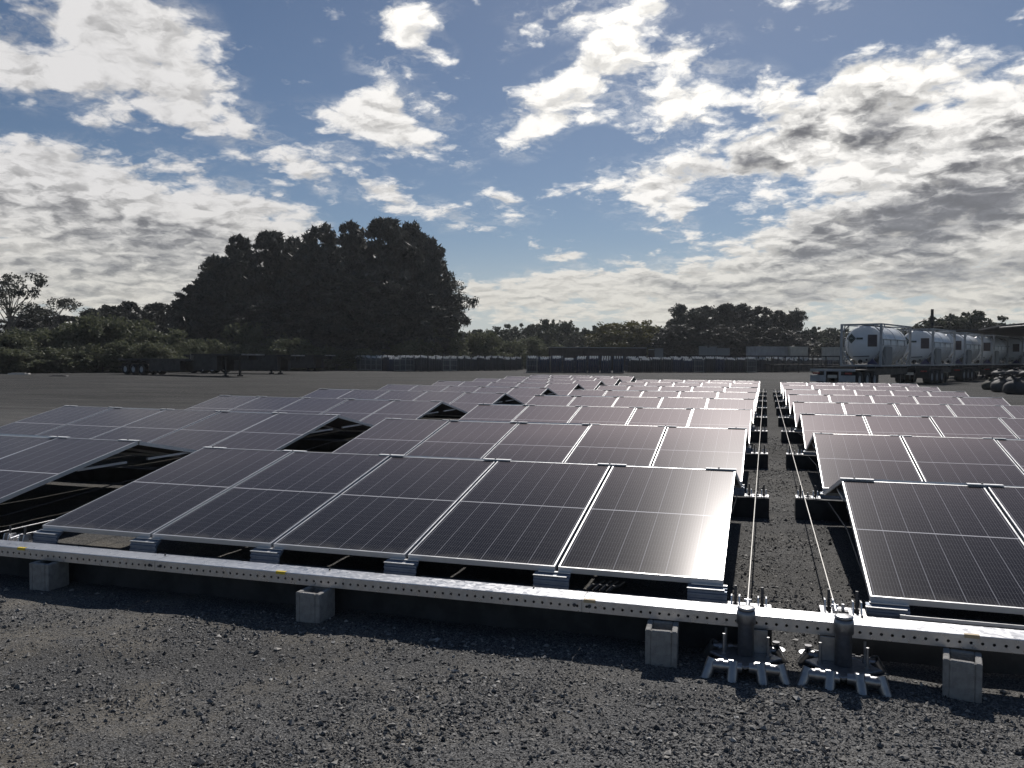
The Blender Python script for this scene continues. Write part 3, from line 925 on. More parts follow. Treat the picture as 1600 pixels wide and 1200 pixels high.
# ------------------------------------------------------------------ chain wire fence
def fence(pts, label, name='wire_fence'):
    root = empty(name, (0, 0, 0), 0, label, 'fence')
    w = MB()
    seq = []
    for (a, b) in zip(pts, pts[1:]):
        L = (b - a).length
        n = max(1, round(L / 4.6))
        seq += [a.lerp(b, i / n) for i in range(n)]
    seq.append(pts[-1])
    post = MB().tube((0, 0, 0), (0, 0, 2.5), .045, n=6).tube((0, 0, 2.5), (.10, -.40, 2.95), .03, n=5).mesh('fence_post', M['galv_dark'])
    for p in seq:
        link('fence_post', post, root, (p.x, p.y, 0))
    for a, b in zip(seq, seq[1:]):
        for z in (.08, .8, 1.6, 2.45):
            w.tube((a.x, a.y, z), (b.x, b.y, z), .008, n=3, cap=False)
        for t in (.35, .7, 1.0):
            off = Vector((.10, -.40, .45)) * t
            w.tube(Vector((a.x, a.y, 2.5)) + off, Vector((b.x, b.y, 2.5)) + off, .007, n=3, cap=False)
        # chain wire: crossing diagonals
        L = (b - a).length
        k = int(L / .3)
        for i in range(k):
            p0, p1 = a.lerp(b, i / k), a.lerp(b, min(1, (i + 8) / k))
            w.tube((p0.x, p0.y, .08), (p1.x, p1.y, .08 + 2.37 * (min(k, i + 8) - i) / 8), .003, n=3, cap=False)
    prop(w.build('chain_wire', M['galv_dark'], root), kind='stuff')
fence([ground(-160, 576.0), ground(130, 574.8), ground(330, 574.2), ground(530, 573.6)], 'chain wire fence with cranked barbed wire posts in front of bushes')

# ------------------------------------------------------------------ gas bottle cages
def cage_meshes(kind):
    fr = MB()
    s, h = .56, 1.85
    for x in (-s, s):
        for y in (-s, s):
            fr.box(x - .035, x + .035, y - .035, y + .035, 0, h)
    for z in (.10, .75, 1.35):
        for q in (-s, s):
            fr.box(-s + .036, s - .036, q - .02, q + .02, z - .03, z + .03)
            fr.box(q - .02, q + .02, -s + .036, s - .036, z - .03, z + .03)
    fr.box(-s + .036, s - .036, -s + .036, s - .036, .14, .18)
    cy = MB()
    rng = random.Random(kind)
    for i in range(4):
        for j in range(4):
            x, y = -.40 + i * .267, -.40 + j * .267
            H = 1.45 + rng.uniform(-.05, .08)
            cy.lathe([(.118, .185), (.122, .2), (.122, .185 + H * .82), (.10, .185 + H * .90), (.04, .185 + H * .95), (.04, .185 + H * .955)], 8, 0, Matrix.Translation((x, y, 0)))
            cy.lathe([(.055, .185 + H * .955), (.06, .185 + H * 1.09), (0, .185 + H * 1.11)], 6, 1, Matrix.Translation((x, y, 0)))
    body = ('gas_grey', 'gas_blue', 'gas_dark')[kind]
    fm = ('cabinet', 'gas_blue', 'gas_dark')[kind]
    return fr.mesh('cage_frame', M[fm]), cy.mesh('gas_bottles', [M[body], M['brass']])
CAGE = [cage_meshes(i) for i in range(3)]
def cages(pa, pb, n, kind, label, group, rows=2, mixk=.35, lift=0.0, name='gas_bottle_cage', skip=0, ends=None):
    d = (pb - pa)
    ang = math.atan2(d.y, d.x)
    back = Vector((-math.sin(ang), math.cos(ang), 0))
    rng = random.Random(n * 7 + kind)
    for r in range(rows):
        for i in range(n):
            if rng.random() < skip: continue
            p = pa + d * ((i + .5) / n) + back * (r * 1.3 + rng.uniform(-.06, .06))
            k = kind if rng.random() > mixk else (kind + 1 + rng.randrange(2)) % 3
            hs = rng.choice((1.0, 1.0, .93, 1.06))
            o = link(name, CAGE[k][0], None, (p.x, p.y, lift), (0, 0, ang + rng.uniform(-.03, .03)), (1, 1, hs))
            lab = label
            if r == 0 and ends and i in (0, n - 1):
                lab = ends[0 if i == 0 else 1]
            prop(o, lab, 'bottle cage', group)
            c = link('gas_bottles', CAGE[k][1], o)
            c['kind'] = 'stuff'
        pass
cl, cc_, cr = ground(514, 577.2), ground(640, 580.6), ground(812, 578.6)
cages(cl, cc_, int((cc_ - cl).length / 1.28), 0, 'steel cage of gas bottles in the stack running back towards the trailers', 'cages in the slanting row beside the trailers', 2, ends=('grey bottle cage at the left end of the slanting row, nearest the trailers', 'bottle cage at the near corner where the slanting row turns'))
cages(cc_ + Vector((.8, .4, 0)), cr, int((cr - cc_).length / 1.28), 2, 'dark cage of gas bottles in the row between the corner and the blue cages', 'cages in the row left of the blue cages', 2, ends=('bottle cage just right of the near corner of the left stack', 'bottle cage next to the left end of the navy blue row'))
c1, c2 = ground(822, 582.4), ground(976, 583.4)
cages(c1, c2, int((c2 - c1).length / 1.25), 1, 'navy blue cage of gas bottles in the tallest, nearest row', 'navy blue bottle cages in the middle of the yard', 3, .12, ends=('navy blue bottle cage at the left end of the tallest row', 'navy blue bottle cage at the right end of the tallest row'))
c3, c4 = ground(982, 582.0), ground(1180, 582.4)
cages(c3, c4, int((c4 - c3).length / 1.3), 2, 'dark cage of gas bottles right of the blue cages', 'cages in the long row right of the blue cages', 2, ends=('dark bottle cage touching the right end of the navy blue row', 'dark bottle cage at the right end of the long row'))
c5, c6 = ground(1184, 581.6), ground(1320, 579.4)
cages(c5, c6, int((c6 - c5).length / 1.3), 2, 'dark cage of gas bottles just left of the white tank', 'cages in the row left of the tank trailers', 2, skip=.08, ends=('bottle cage starting the last row left of the tank trailers', 'bottle cage half hidden behind the rear of the nearest tank trailer'))

# ------------------------------------------------------------------ low buildings and containers beyond the cages
def container(p0, p1, depth, h, z0, mt, label, name, cat, ribs=.4):
    d = Vector((p1.x - p0.x, p1.y - p0.y))
    L = d.length
    root = empty(name, (p0.x, p0.y, 0), math.atan2(d.y, d.x), label, cat)
    b = MB()
    b.box(.1, L - .1, .1, depth - .1, z0 + .1, z0 + h - .1)
    n = max(3, int(L / ribs))
    for i in range(n):
        xa = .15 + (L - .3) * i / n
        b.extrude([(.04, z0 + .15), (.1, z0 + .15), (.1, z0 + h - .15), (.04, z0 + h - .15)], xa, xa + (L - .3) / n * .55)
    b.build('wall', M[mt], root)
    f = MB()
    for x in (0, L - .14):
        for y in (0, depth - .14):
            f.box(x, x + .14, y, y + .14, z0, z0 + h)
    for z in (z0, z0 + h - .12):
        for y in (0, depth - .12):
            f.box(.14, L - .14, y + .005, y + .115, z, z + .12)
        for x in (.005, L - .115):
            f.box(x, x + .11, .14, depth - .14, z, z + .12)
    f.build('corner_frame', M[mt], root)
    r = MB().box(-.03, L + .03, -.05, depth, z0 + h + .001, z0 + h + .07)
    r.build('roof', M['pale'] if mt == 'brown' else M[mt], root)
    return root
D0 = 112
def flat(px, D):
    p = at_depth(px, 570, D)
    return Vector((p.x, p.y, 0))
container(flat(864, 114), flat(1010, 118), 2.5, 3.15, 0, 'brown', 'long dark brown low shed behind the blue cages', 'low_shed', 'shed', .6)
container(flat(1013, 116), flat(1022, 116), 2.2, 2.9, 0, 'brown', 'narrow dark locker between the brown shed and the grey cabinet', 'locker', 'locker')
container(flat(1023, 113), flat(1036, 113), 1.2, 3.0, 0, 'cabinet', 'upright grey cabinet at the right end of the brown shed', 'cabinet', 'cabinet', .4)
container(flat(1181, 118), flat(1233, 121), 2.4, 1.75, 1.6, 'pale', 'pale grey tank container in front of the dark gum trees', 'shipping_container', 'container')
container(flat(1235, 120), flat(1262, 121), 2.4, 1.75, 1.6, 'cream', 'cream container joined to the right of the pale grey one', 'shipping_container', 'container')
container(flat(1296, 118), flat(1322, 119), 2.4, 1.65, 1.6, 'cream', 'cream container half hidden behind the first white tank', 'shipping_container', 'container')
# long low rack of dark steel in front of those containers
rk = empty('storage_rack', flat(1042, 110), 0, 'long low dark steel rack below the pale containers', 'rack')
ra, rb = flat(1042, 110), flat(1312, 112)
rd = rb - ra
rk.rotation_euler = (0, 0, math.atan2(rd.y, rd.x))
for i in range(14):
    MB().box(i * rd.length / 13 - .07, i * rd.length / 13 + .07, -.07, .07, 0, 1.98).build('rack_post', M['dark_steel'], rk)
for z in (.9, 1.98):
    MB().box(-.1, rd.length + .1, -.35, .9, z + .001, z + .14).build('shelf', M['dark_steel'], rk)
for i, (px, w, h) in enumerate(((1098, 1.0, 1.15), (1104, .9, .95), (1114, .9, 1.1), (1130, 1.6, .9))):
    p = flat(px, 111)
    b = MB().bbox(-w / 2, w / 2, -.4, .4, 2.13, 2.13 + h, .05)
    b.box(-w / 2 - .03, w / 2 + .03, -.43, .43, 2.131 + h, 2.19 + h)
    lab = ('tall narrow grey crate on the dark rack, farthest left', 'low grey crate between two taller crates on the rack', 'tall grey crate third along on the dark rack', 'wide grey crate farthest right on the dark rack')[i]
    prop(b.build('crate', M['cabinet'], None, loc=(p.x, p.y, 0)), lab, 'crate')

# ------------------------------------------------------------------ tank containers on trailers
TANK_AZ = 24.0
def tank_meshes():
    out = {}
    L, W, H = 6.06, 2.44, 2.59
    prof = [(0, -.02)] + [(1.13 * math.sin(R(t)), .52 - .52 * math.cos(R(t))) for t in (12, 25, 38, 50, 62, 74, 84)] + [(1.14, .56)]
    prof += [(1.14, L - .28 - .56)] + [(1.13 * math.sin(R(t)), L - .28 - .52 + .52 * math.cos(R(t))) for t in (84, 74, 62, 50, 38, 25, 12)] + [(0, L - .26)]
    Mx = Matrix.Translation((.13, 0, 1.36)) @ Matrix.Rotation(R(90), 4, 'Y')
    b = MB().lathe(prof, 36, 0, Mx)
    for xs in (1.2, 3.0, 4.8):
        b.lathe([(1.141, xs - .04), (1.158, xs - .04), (1.158, xs + .04), (1.141, xs + .04)], 36, 0, Mx)
    out['shell'] = b.mesh('tank_shell', M['white'])
    f = MB()
    t = .13
    for x in (0, L - t):
        for y in (-W / 2, W / 2 - t):
            f.box(x, x + t, y, y + t, 0, H)
        for z in (0, H - .1):
            f.box(x + .01, x + t - .01, -W / 2 + t, W / 2 - t, z, z + .1)
    for y in (-W / 2 + .01, W / 2 - t + .01):
        for z in (0, H - .08):
            f.box(t, L - t, y, y + .1, z, z + .08)
    for x in (.065, L - .065):
        for sy in (-1, 1):
            f.tube((x, sy * (W / 2 - .1), .95), (x, sy * .45, .1), .045, n=6)
            f.tube((x, sy * (W / 2 - .1), H - .5), (x, sy * (W / 2 - .55), H - .06), .035, n=6)
    for sy in (-1, 1):
        for xa, xb in ((.1, .9), (L - .1, L - .9)):
            f.tube((xa, sy * (W / 2 - .06), 1.05), (xb, sy * (W / 2 - .06), .08), .04, n=6)
            f.tube((xa, sy * (W / 2 - .06), H - .55), (xb - (xb - xa) * .2, sy * (W / 2 - .06), H - .06), .035, n=6)
    out['frame'] = f.mesh('tank_frame', M['frame_grey'])
    s = MB()
    for y in (-1.16, 1.11):
        s.box(.5, L - .5, y, y + .05, 1.62, 1.67).box(.5, L - .5, y, y + .05, 1.27, 1.30)
        for x in (.6, 2.0, 3.4, 4.8):
            s.box(x, x + .05, y + .003, y + .047, 1.30, 1.62)
    out['rail'] = s.mesh('side_rail', M['frame_grey'])
    c = MB().bbox(.75, 2.1, -1.21, -.80, .11, 1.22, .04)
    c.box(.79, 1.40, -1.225, -1.2105, .18, 1.14).box(1.43, 2.06, -1.225, -1.2105, .18, 1.14)
    out['box'] = c.mesh('valve_box', M['cabinet'])
    d = MB()
    q = .30
    d.add([(-.012, 0, q), (-.012, q, 0), (-.012, 0, -q), (-.012, -q, 0), (.012, 0, q), (.012, q, 0), (.012, 0, -q), (.012, -q, 0)],
          [(3, 2, 1, 0), (4, 5, 6, 7), (0, 1, 5, 4), (1, 2, 6, 5), (2, 3, 7, 6), (3, 0, 4, 7)], 0)
    k = .23
    for (a, b2) in (((0, k), (k, 0)), ((k, 0), (0, -k)), ((0, -k), (-k, 0)), ((-k, 0), (0, k))):
        d.tube((-.014, a[0], a[1]), (-.014, b2[0], b2[1]), .009, n=4, mi=1)
    d.box(-.016, -.012, -.12, .10, -.02, .03, 1).box(-.016, -.012, -.07, .07, .06, .09, 1)
    out['placard'] = d.mesh('hazard_placard', [M['placard'], M['placard_line']])
    out['number'] = MB().box(-.01, .01, -.19, .19, -.055, .055).mesh('number_strip', M['placard'])
    p = MB().box(-.012, .012, -.26, .26, -.36, .36, 0)
    for i in range(5):
        p.box(-.0145, -.012, -.2, .2, .22 - i * .12, .24 - i * .12, 1)
    out['plate'] = p.mesh('data_plate', [M['plate'], M['rust']])
    w = MB().box(.6, L - .6, -.32, .32, 2.515, 2.55, 0)
    w.lathe([(.26, 0), (.26, .06), (0, .07)], 14, 0, Matrix.Translation((2.4, 0, 2.5505)))
    out['walk'] = w.mesh('top_walkway', M['frame_grey'])
    g = MB()
    for y in (.98, .72):
        g.tube((.03, y, .1), (.03, y, 2.55), .02, n=5)
    for i in range(8):
        g.tube((.03, .98, .3 + i * .29), (.03, .72, .3 + i * .29), .014, n=5)
    out['ladder'] = g.mesh('end_ladder', M['frame_grey'])
    k = MB().tube((.12, 0, .32), (-.02, 0, .28), .09, n=10).tube((-.02, 0, .28), (-.05, 0, .28), .14, n=10).tube((.1, -.35, .40), (.02, -.35, .40), .06, n=8).tube((.05, -.5, .62), (.05, .45, .58), .025, n=6)
    out['valve'] = k.mesh('discharge_valve', M['dark_steel'])
    return out
TK = tank_meshes()
def tank(px, py_top, D, label, seed):
    """px: the near right upright of its end frame"""
    base_z = 1.26
    p = flat(px, D)
    ax = Vector((math.sin(R(TANK_AZ)), math.cos(R(TANK_AZ)), 0))
    sidev = Vector((math.cos(R(TANK_AZ)), -math.sin(R(TANK_AZ)), 0))
    p = p - sidev * 1.22
    rz = math.atan2(ax.y, ax.x)
    root = empty('tank_container', (p.x, p.y, base_z), rz, label, 'tank container', 'white tank containers on trailers')
    sh = link('tank_shell', TK['shell'], root)
    link('tank_frame', TK['frame'], root)
    link('side_rail', TK['rail'], root)
    link('valve_box', TK['box'], root)
    link('top_walkway', TK['walk'], root)
    link('end_ladder', TK['ladder'], root)
    link('discharge_valve', TK['valve'], root)
    # on the domed end facing the yard
    link('hazard_placard', TK['placard'], root, (.20, .62, 1.70), (0, 0, R(-14)))
    link('number_strip', TK['number'], root, (.115, .10, 1.69), (0, 0, R(-2)))
    link('data_plate', TK['plate'], root, (.21, -.62, 1.56), (0, 0, R(14)))
    MB().add([(-.012, -.35, .12), (-.012, -1.05, .12), (-.012, -.70, .50), (.012, -.35, .12), (.012, -1.05, .12), (.012, -.70, .50)],
             [(0, 1, 2), (5, 4, 3), (0, 2, 5, 3), (2, 1, 4, 5), (1, 0, 3, 4)]).build('corner_gusset', M['blue'], root, loc=(.02, 0, 0))
    # trailer beneath
    back = 4.6 if seed == 0 else 1.0
    q = p - ax * back
    tr = empty('tank_trailer', (q.x, q.y, 0), rz, label.replace('tank in', 'tank, in').split(' tank')[0] and TR_LABEL[seed], 'trailer', 'dark trailers under the white tanks')
    c = MB()
    Lt = back + 7.6
    for yy in (-.5, .5):
        c.box(.15, Lt, yy - .08, yy + .08, .72, 1.14)
    for i in range(8):
        x = .4 + i * (Lt - .9) / 7
        c.box(x, x + .12, -1.18, 1.18, 1.142, 1.255)
    c.box(.3, 3.9, -1.2, 1.2, 1.06, 1.10) if seed == 0 else None
    c.build('chassis', M['dark_steel'], tr)
    put_wheels(tr, [1.1, 2.4, 3.7], 1.2)
    bp = MB().bbox(-.06, .05, -1.25, 1.25, 1.0, 1.14, .01)
    bp.box(-.05, .04, -1.25, -.42, .42, .78).box(-.05, .04, .42, 1.25, .42, .78).box(-.045, .035, -.46, -.36, .40, .998).box(-.045, .035, .36, .46, .40, .998)
    bp.build('rear_bumper', M['frame_grey'] if seed == 0 else M['dark_steel'], tr)
    MB().box(-.03, .0, -.26, .26, .62, .80).build('number_plate', M['cream'], tr)
    for yy in (-.9, .9):
        MB().box(-.064, -.052, yy - .2, yy + .2, .84, .94).build('tail_lamp', M['red'], tr)
    for yy in (-.7, .7):
        MB().box(Lt - 2.2, Lt - 2.06, yy - .07, yy + .07, 0, .72).build('landing_leg', M['dark_steel'], tr)
    mf = MB().box(.35, 4.4, -1.22, -1.2, .30, .70).box(.35, 4.4, 1.2, 1.22, .30, .70)
    return root
TR_LABEL = ['dark trailer with grey rear bumper under the nearest white tank', 'dark trailer under the second white tank from the left', 'dark trailer under the white tank seen between two shelter posts',
            'dark trailer under the white tank second from the right edge', 'dark trailer under the last white tank at the right edge']
tank(1377, 506, 54.0, 'nearest white tank in a full grey frame with hazard diamond', 0)
tank(1458, 519, 64.0, 'second white tank, half hidden behind the nearest framed tank', 1)
tank(1508, 526, 73.5, 'third white tank in the row, under the shelter roof edge', 2)
tank(1553, 529, 82.0, 'fourth white tank in the row, second from the right edge', 3)
tank(1598, 532, 89.5, 'last and smallest white tank at the right edge of the row', 4)
# a pale block on the ground by the first tank
p = ground(1421, 597)
prop(MB().bbox(-.45, .45, -.3, .3, 0, .12, .03).bbox(-.25, .2, -.2, .2, .121, .42, .05).build('pallet_load', M['dirt_pale'], None, loc=(p.x, p.y, 0)), 'small pale load on the ground right of the nearest tank', 'pallet load')

# ------------------------------------------------------------------ open shelter over the far tanks, with a lone pole
def shelter():
    zr = 4.35
    def lvl(px, py):
        return ground(px, py, zr)
    root = empty('open_shelter', (0, 0, 0), 0, 'dark flat roofed open shelter over the row of white tanks', 'shelter')
    c = [lvl(1424, 516.5), lvl(1470, 521.0), lvl(1640, 534.5), lvl(1660, 502.5), lvl(1563, 510.5), lvl(1528, 517)]
    n = len(c)
    b = MB()
    b.add([(v.x, v.y, zr) for v in c] + [(v.x, v.y, zr + .14) for v in c], [tuple(range(n)), tuple(range(2 * n - 1, n - 1, -1))] + [(i, n + i, n + (i + 1) % n, (i + 1) % n) for i in range(n)])
    b.build('roof', M['roof'], root)
    f = MB()
    for a, b2 in ((c[1], c[2]), (c[4], c[3])):
        for i in range(9):
            p, q = c[1].lerp(c[2], i / 8), c[4].lerp(c[3], i / 8)
        f.tube((a.x, a.y, zr - .12), (b2.x, b2.y, zr - .12), .11, n=6)
    f.build('roof_beam', M['dark_steel'], root)
    for i, (px, top) in enumerate(((1486, 522), (1506, 524), (1528, 526), (1551, 527), (1596, 531))):
        p = lvl(px, top + 1.0)
        MB().box(p.x - .13, p.x + .13, p.y - .13, p.y + .13, 0, zr - .002).build('roof_post', M['dark_steel'], root)
shelter()
p = flat(1455, 72)
b = MB().tube((0, 0, 0), (0, 0, 5.6), .14, .11, n=10).box(-.2, .2, -.2, .2, 0, .05)
b.tube((.0, 0, 4.2), (.75, 0, 4.2), .05, n=6)
prop(b.build('tall_pole', M['dark_steel'], None, loc=(p.x, p.y, 0)), 'tall thin dark pole standing above the second white tank', 'pole')

# ------------------------------------------------------------------ pile of tied sacks at the right
def sack_mesh(seed, mt):
    rng = np.random.default_rng(seed)
    n, prof = 18, [(0, .0), (.36, .0), (.50, .10), (.54, .30), (.50, .52), (.36, .68), (.18, .76), (.08, .80), (.12, .88), (.17, .94), (.05, .90), (0, .88)]
    vs = []
    ph = rng.uniform(0, 6.28, 6)
    for k, (r, h) in enumerate(prof):
        for i in range(n):
            t = 2 * math.pi * i / n
            w = 1 + .10 * math.sin(2 * t + ph[0]) + .07 * math.sin(5 * t + ph[1] + h * 4) + .05 * math.sin(9 * t + ph[2]) * (h > .4) + rng.uniform(-.02, .02)
            vs.append((r * w * math.cos(t), r * w * .92 * math.sin(t), h * (.86 + .06 * math.sin(2 * t + ph[3])) + (.02 * math.sin(3 * t + ph[4]) if .0 < h else 0)))
    b = MB()
    b.add(vs, [(k * n + i, k * n + (i + 1) % n, (k + 1) * n + (i + 1) % n, (k + 1) * n + i) for k in range(len(prof) - 1) for i in range(n)], 0, True)
    return b.mesh('tied_sack', M[mt])
SACK = [sack_mesh(1, 'sack'), sack_mesh(2, 'sack'), sack_mesh(3, 'sack_olive')]
sacks = [
    (1548, 609, 0, 2, .86, 'olive sack at the left foot of the sack pile'),
    (1565, 612.5, 0, 0, 1.05, 'round dark sack in front, second from left in the pile'),
    (1588, 616, 0, 1, 1.05, 'dark sack in front at the right edge of the photo'),
    (1561, 603.5, .0, 1, .95, 'dark sack behind the front row, leftmost of the back row'),
    (1583, 605, 0, 0, 1.0, 'dark sack behind the front row in the middle of the pile'),
    (1602, 607, 0, 1, 1.05, 'dark sack cut by the right edge behind the front row'),
    (1561, 603, .62, 0, .92, 'flattened dark sack lying on top left of the pile'),
    (1586, 604.5, .68, 1, .95, 'flattened dark sack lying on top right of the pile'),
    (1606, 607, .70, 0, .9, 'dark sack on top of the pile at the very edge'),
]
for i, (px, py, z, k, s, lab) in enumerate(sacks):
    p = ground(px, py)
    o = link('tied_sack', SACK[k], None, (p.x, p.y, z), (0, 0, i * 1.3), (s, s, s * (.62 if z else .92)))
    prop(o, lab, 'sack', 'pile of tied sacks at the right')

# ------------------------------------------------------------------ trees
def leaf_mesh(name, cen, rad, per, size, mt, seed, aspect=1.6, flat_=.75, droop=0.0):
    """many small leaf sprays spread through clumps"""
    rng = np.random.default_rng(seed)
    cen = np.asarray(cen, float)
    n = len(cen) * per
    base = np.repeat(cen, per, 0)
    rr = np.repeat(np.asarray(rad, float), per)
    v = rng.normal(0, 1, (n, 3))
    v /= np.linalg.norm(v, axis=1)[:, None]
    v *= (rng.uniform(.05, 1, n) ** .45 * rr)[:, None]
    v[:, 2] *= flat_
    pos = base + v
    a = rng.normal(0, 1, (n, 3))
    if droop:
        a[:, 2] -= droop * 2.0
    a /= np.linalg.norm(a, axis=1)[:, None]
    b = np.cross(a, rng.normal(0, 1, (n, 3)))
    b /= np.linalg.norm(b, axis=1)[:, None]
    s = size * rng.uniform(.55, 1.35, n)[:, None]
    a, b = a * s * aspect * .5, b * s * .5
    q = np.stack([pos - a, pos + b * .8, pos + a, pos - b * .8], 1).reshape(-1, 3)
    return np_mesh(name, q, np.arange(n * 4).reshape(-1, 4), [mt])

def limbs_mesh(name, H, r0, tips, mt, seed, lean=(0, 0), fork=.3):
    rng = random.Random(seed)
    b = MB()
    prev, n = Vector((0, 0, -.1)), 5
    pts = [prev]
    for i in range(1, n + 1):
        t = i / n
        pts.append(Vector((lean[0] * t * t * H + rng.uniform(-.02, .02) * H * .4, lean[1] * t * t * H + rng.uniform(-.02, .02) * H * .4, t * H)))
    for i in range(n):
        b.tube(pts[i], pts[i + 1], r0 * (1 - i / n * .8), r0 * (1 - (i + 1) / n * .8), n=7, cap=False)
    for tip in tips:
        tip = Vector(tip)
        k = max(.12, min(.9, tip.z / H * rng.uniform(.45, .75)))
        j = min(n - 1, int(k * n))
        s = pts[j].lerp(pts[j + 1], k * n - j)
        mid = s.lerp(tip, .5) + Vector((rng.uniform(-.06, .06), rng.uniform(-.06, .06), .05)) * (tip - s).length
        rr = r0 * .32
        b.tube(s, mid, rr, rr * .65, n=5, cap=False).tube(mid, tip, rr * .65, rr * .25, n=5, cap=False)
    return b.mesh(name, mt)

def crown_points(kind, H, Rad, n, seed):
    rng = np.random.default_rng(seed)
    P, Q = [], []
    if kind == 'casuarina':
        # several leading spires leaning about one body
        spires = [(0, 0, 1.0)]
        for _ in range(8):
            a, r = rng.uniform(0, 6.283), Rad * rng.uniform(.25, .62)
            spires.append((r * math.cos(a), r * math.sin(a), rng.uniform(.66, .92)))
        while len(P) < n:
            sx, sy, sh = spires[0 if rng.random() < .34 else rng.integers(1, len(spires))]
            t = rng.uniform(.12, 1) ** .8
            # a plume: widest at two thirds of its height, drawn out to a soft tip
            w = Rad * .60 * (1 if t < .5 else max(0, 1 - ((t - .5) / .52) ** 2.2) ** .62)
            r = w * rng.uniform(.05, 1) ** .5
            a = rng.uniform(0, 6.283)
            lean = (t - .4) * .10 * H * .12
            P.append((sx * min(1, .4 + t) + r * math.cos(a) + lean, sy * min(1, .4 + t) + r * math.sin(a), H * sh * t))
            Q.append(rng.uniform(.26, .66) * (1.0 if t < .8 else .7) * Rad / 3.4)
    elif kind == 'gum':
        lobes = []
        for _ in range(9):
            a, rr = rng.uniform(0, 6.283), Rad * rng.uniform(.1, .8)
            lobes.append((rr * math.cos(a), rr * math.sin(a), H * rng.uniform(.52, .95), rng.uniform(.22, .42) * Rad))
        lobes.append((0, 0, H * .93, .4 * Rad))
        while len(P) < n:
            x, y, z, r = lobes[rng.integers(len(lobes))]
            v = rng.normal(0, 1, 3)
            v *= rng.uniform(.4, 1) * r / np.linalg.norm(v)
            P.append((x + v[0], y + v[1], min(H, z + v[2] * .7)))
            Q.append(rng.uniform(.1, .22) * Rad)
    elif kind in ('dome', 'bush'):
        lobes = [(rng.uniform(-.75, .75) * Rad, rng.uniform(-.75, .75) * Rad, rng.uniform(.72, 1.0)) for _ in range(9)]
        while len(P) < n:
            lx, ly, lh = lobes[rng.integers(len(lobes))]
            v = rng.normal(0, 1, 3)
            v /= np.linalg.norm(v)
            k = rng.uniform(.5, 1) ** .6
            x, y = lx * .7 + v[0] * k * Rad * .55, ly * .7 + v[1] * k * Rad * .55
            z = H * (lh * (.45 if kind == 'bush' else .62) + v[2] * k * (.42 if kind == 'bush' else .32))
            if z < (.03 if kind == 'bush' else .28) * H: continue
            P.append((x, y, z))
            Q.append(rng.uniform(.10, .20) * Rad)
    return P, Q

def tree_kind(kind, H, Rad, n, per, size, leaf, bark, seed, aspect=1.6, droop=0, tr=.02, name='crown'):
    P, Q = crown_points(kind, H, Rad, n, seed)
    lm = leaf_mesh(name, P, Q, per, size, M[leaf], seed, aspect, 1.5 if kind == 'casuarina' else .8, droop)
    co = np.empty(len(lm.vertices) * 3, dtype=np.float32)
    lm.vertices.foreach_get('co', co)
    co = co.reshape(-1, 3)
    Rad = float(np.percentile(np.abs(co[:, :2]), 98))
    tips = [P[i] for i in range(0, len(P), max(1, len(P) // (16 if kind == 'gum' else 9)))]
    tm = limbs_mesh('trunk', H * (.8 if kind != 'bush' else .5), max(.08, H * tr), tips, M[bark], seed)
    return lm, tm, float(np.percentile(co[:, 2], 99.9)), Rad

KINDS = {
    'casuarina': [tree_kind('casuarina', 20, 3.6, 460, 52, .22, 'casuarina', 'bark', 20 + i, 3.6, 1.0, .016) for i in range(4)],
    'gum': [tree_kind('gum', 12, 3.6, 170, 40, .23, 'gum', 'pale_bark', 40 + i, 1.8, .4, .016) for i in range(3)],
    'sparse': [tree_kind('gum', 14, 4.4, 120, 34, .22, 'gum', 'pale_bark', 60 + i, 1.8, .4, .018) for i in range(2)],
    'dome': [tree_kind('dome', 9, 5.0, 230, 60, .25, 'rain_tree', 'bark', 80, 1.5, 0, .03)],
    'bush': [tree_kind('bush', 5, 4.0, 200, 60, .20, 'bush', 'bark', 90 + i, 1.7, 0, .02) for i in range(3)],
    'far': [tree_kind('dome', 10, 4.4, 130, 34, .42, 'far_leaf', 'bark', 110 + i, 1.5, 0, .025) for i in range(4)],
    'under': [tree_kind('bush', 5, 4.0, 190, 56, .22, 'bush', 'bark', 130 + i, 1.7, 0, .02) for i in range(2)],
}
COUNT = 0
def tree(kind, px, py_top, wpx, D, name, label, group=None, base=0.0, cat='tree'):
    """a tree at distance D whose top and width are those of the photograph"""
    global COUNT
    COUNT += 1
    rng = random.Random(COUNT * 13)
    lm, tm, H, Rad = KINDS[kind][COUNT % len(KINDS[kind])]
    p = at_depth(px, py_top, D)
    h = p.z - base
    w = wpx * D / F_PX / 2
    root = empty(name, (p.x, p.y, base), rng.uniform(0, 6.28), label, cat, group)
    sx = w / (Rad * (1.0 if kind != 'casuarina' else .80))
    s = (sx * rng.uniform(.95, 1.08), sx * rng.uniform(.95, 1.08), h / H)
    c = link('crown', lm, root, scale=s)
    link('trunk', tm, root, scale=s)
    return root

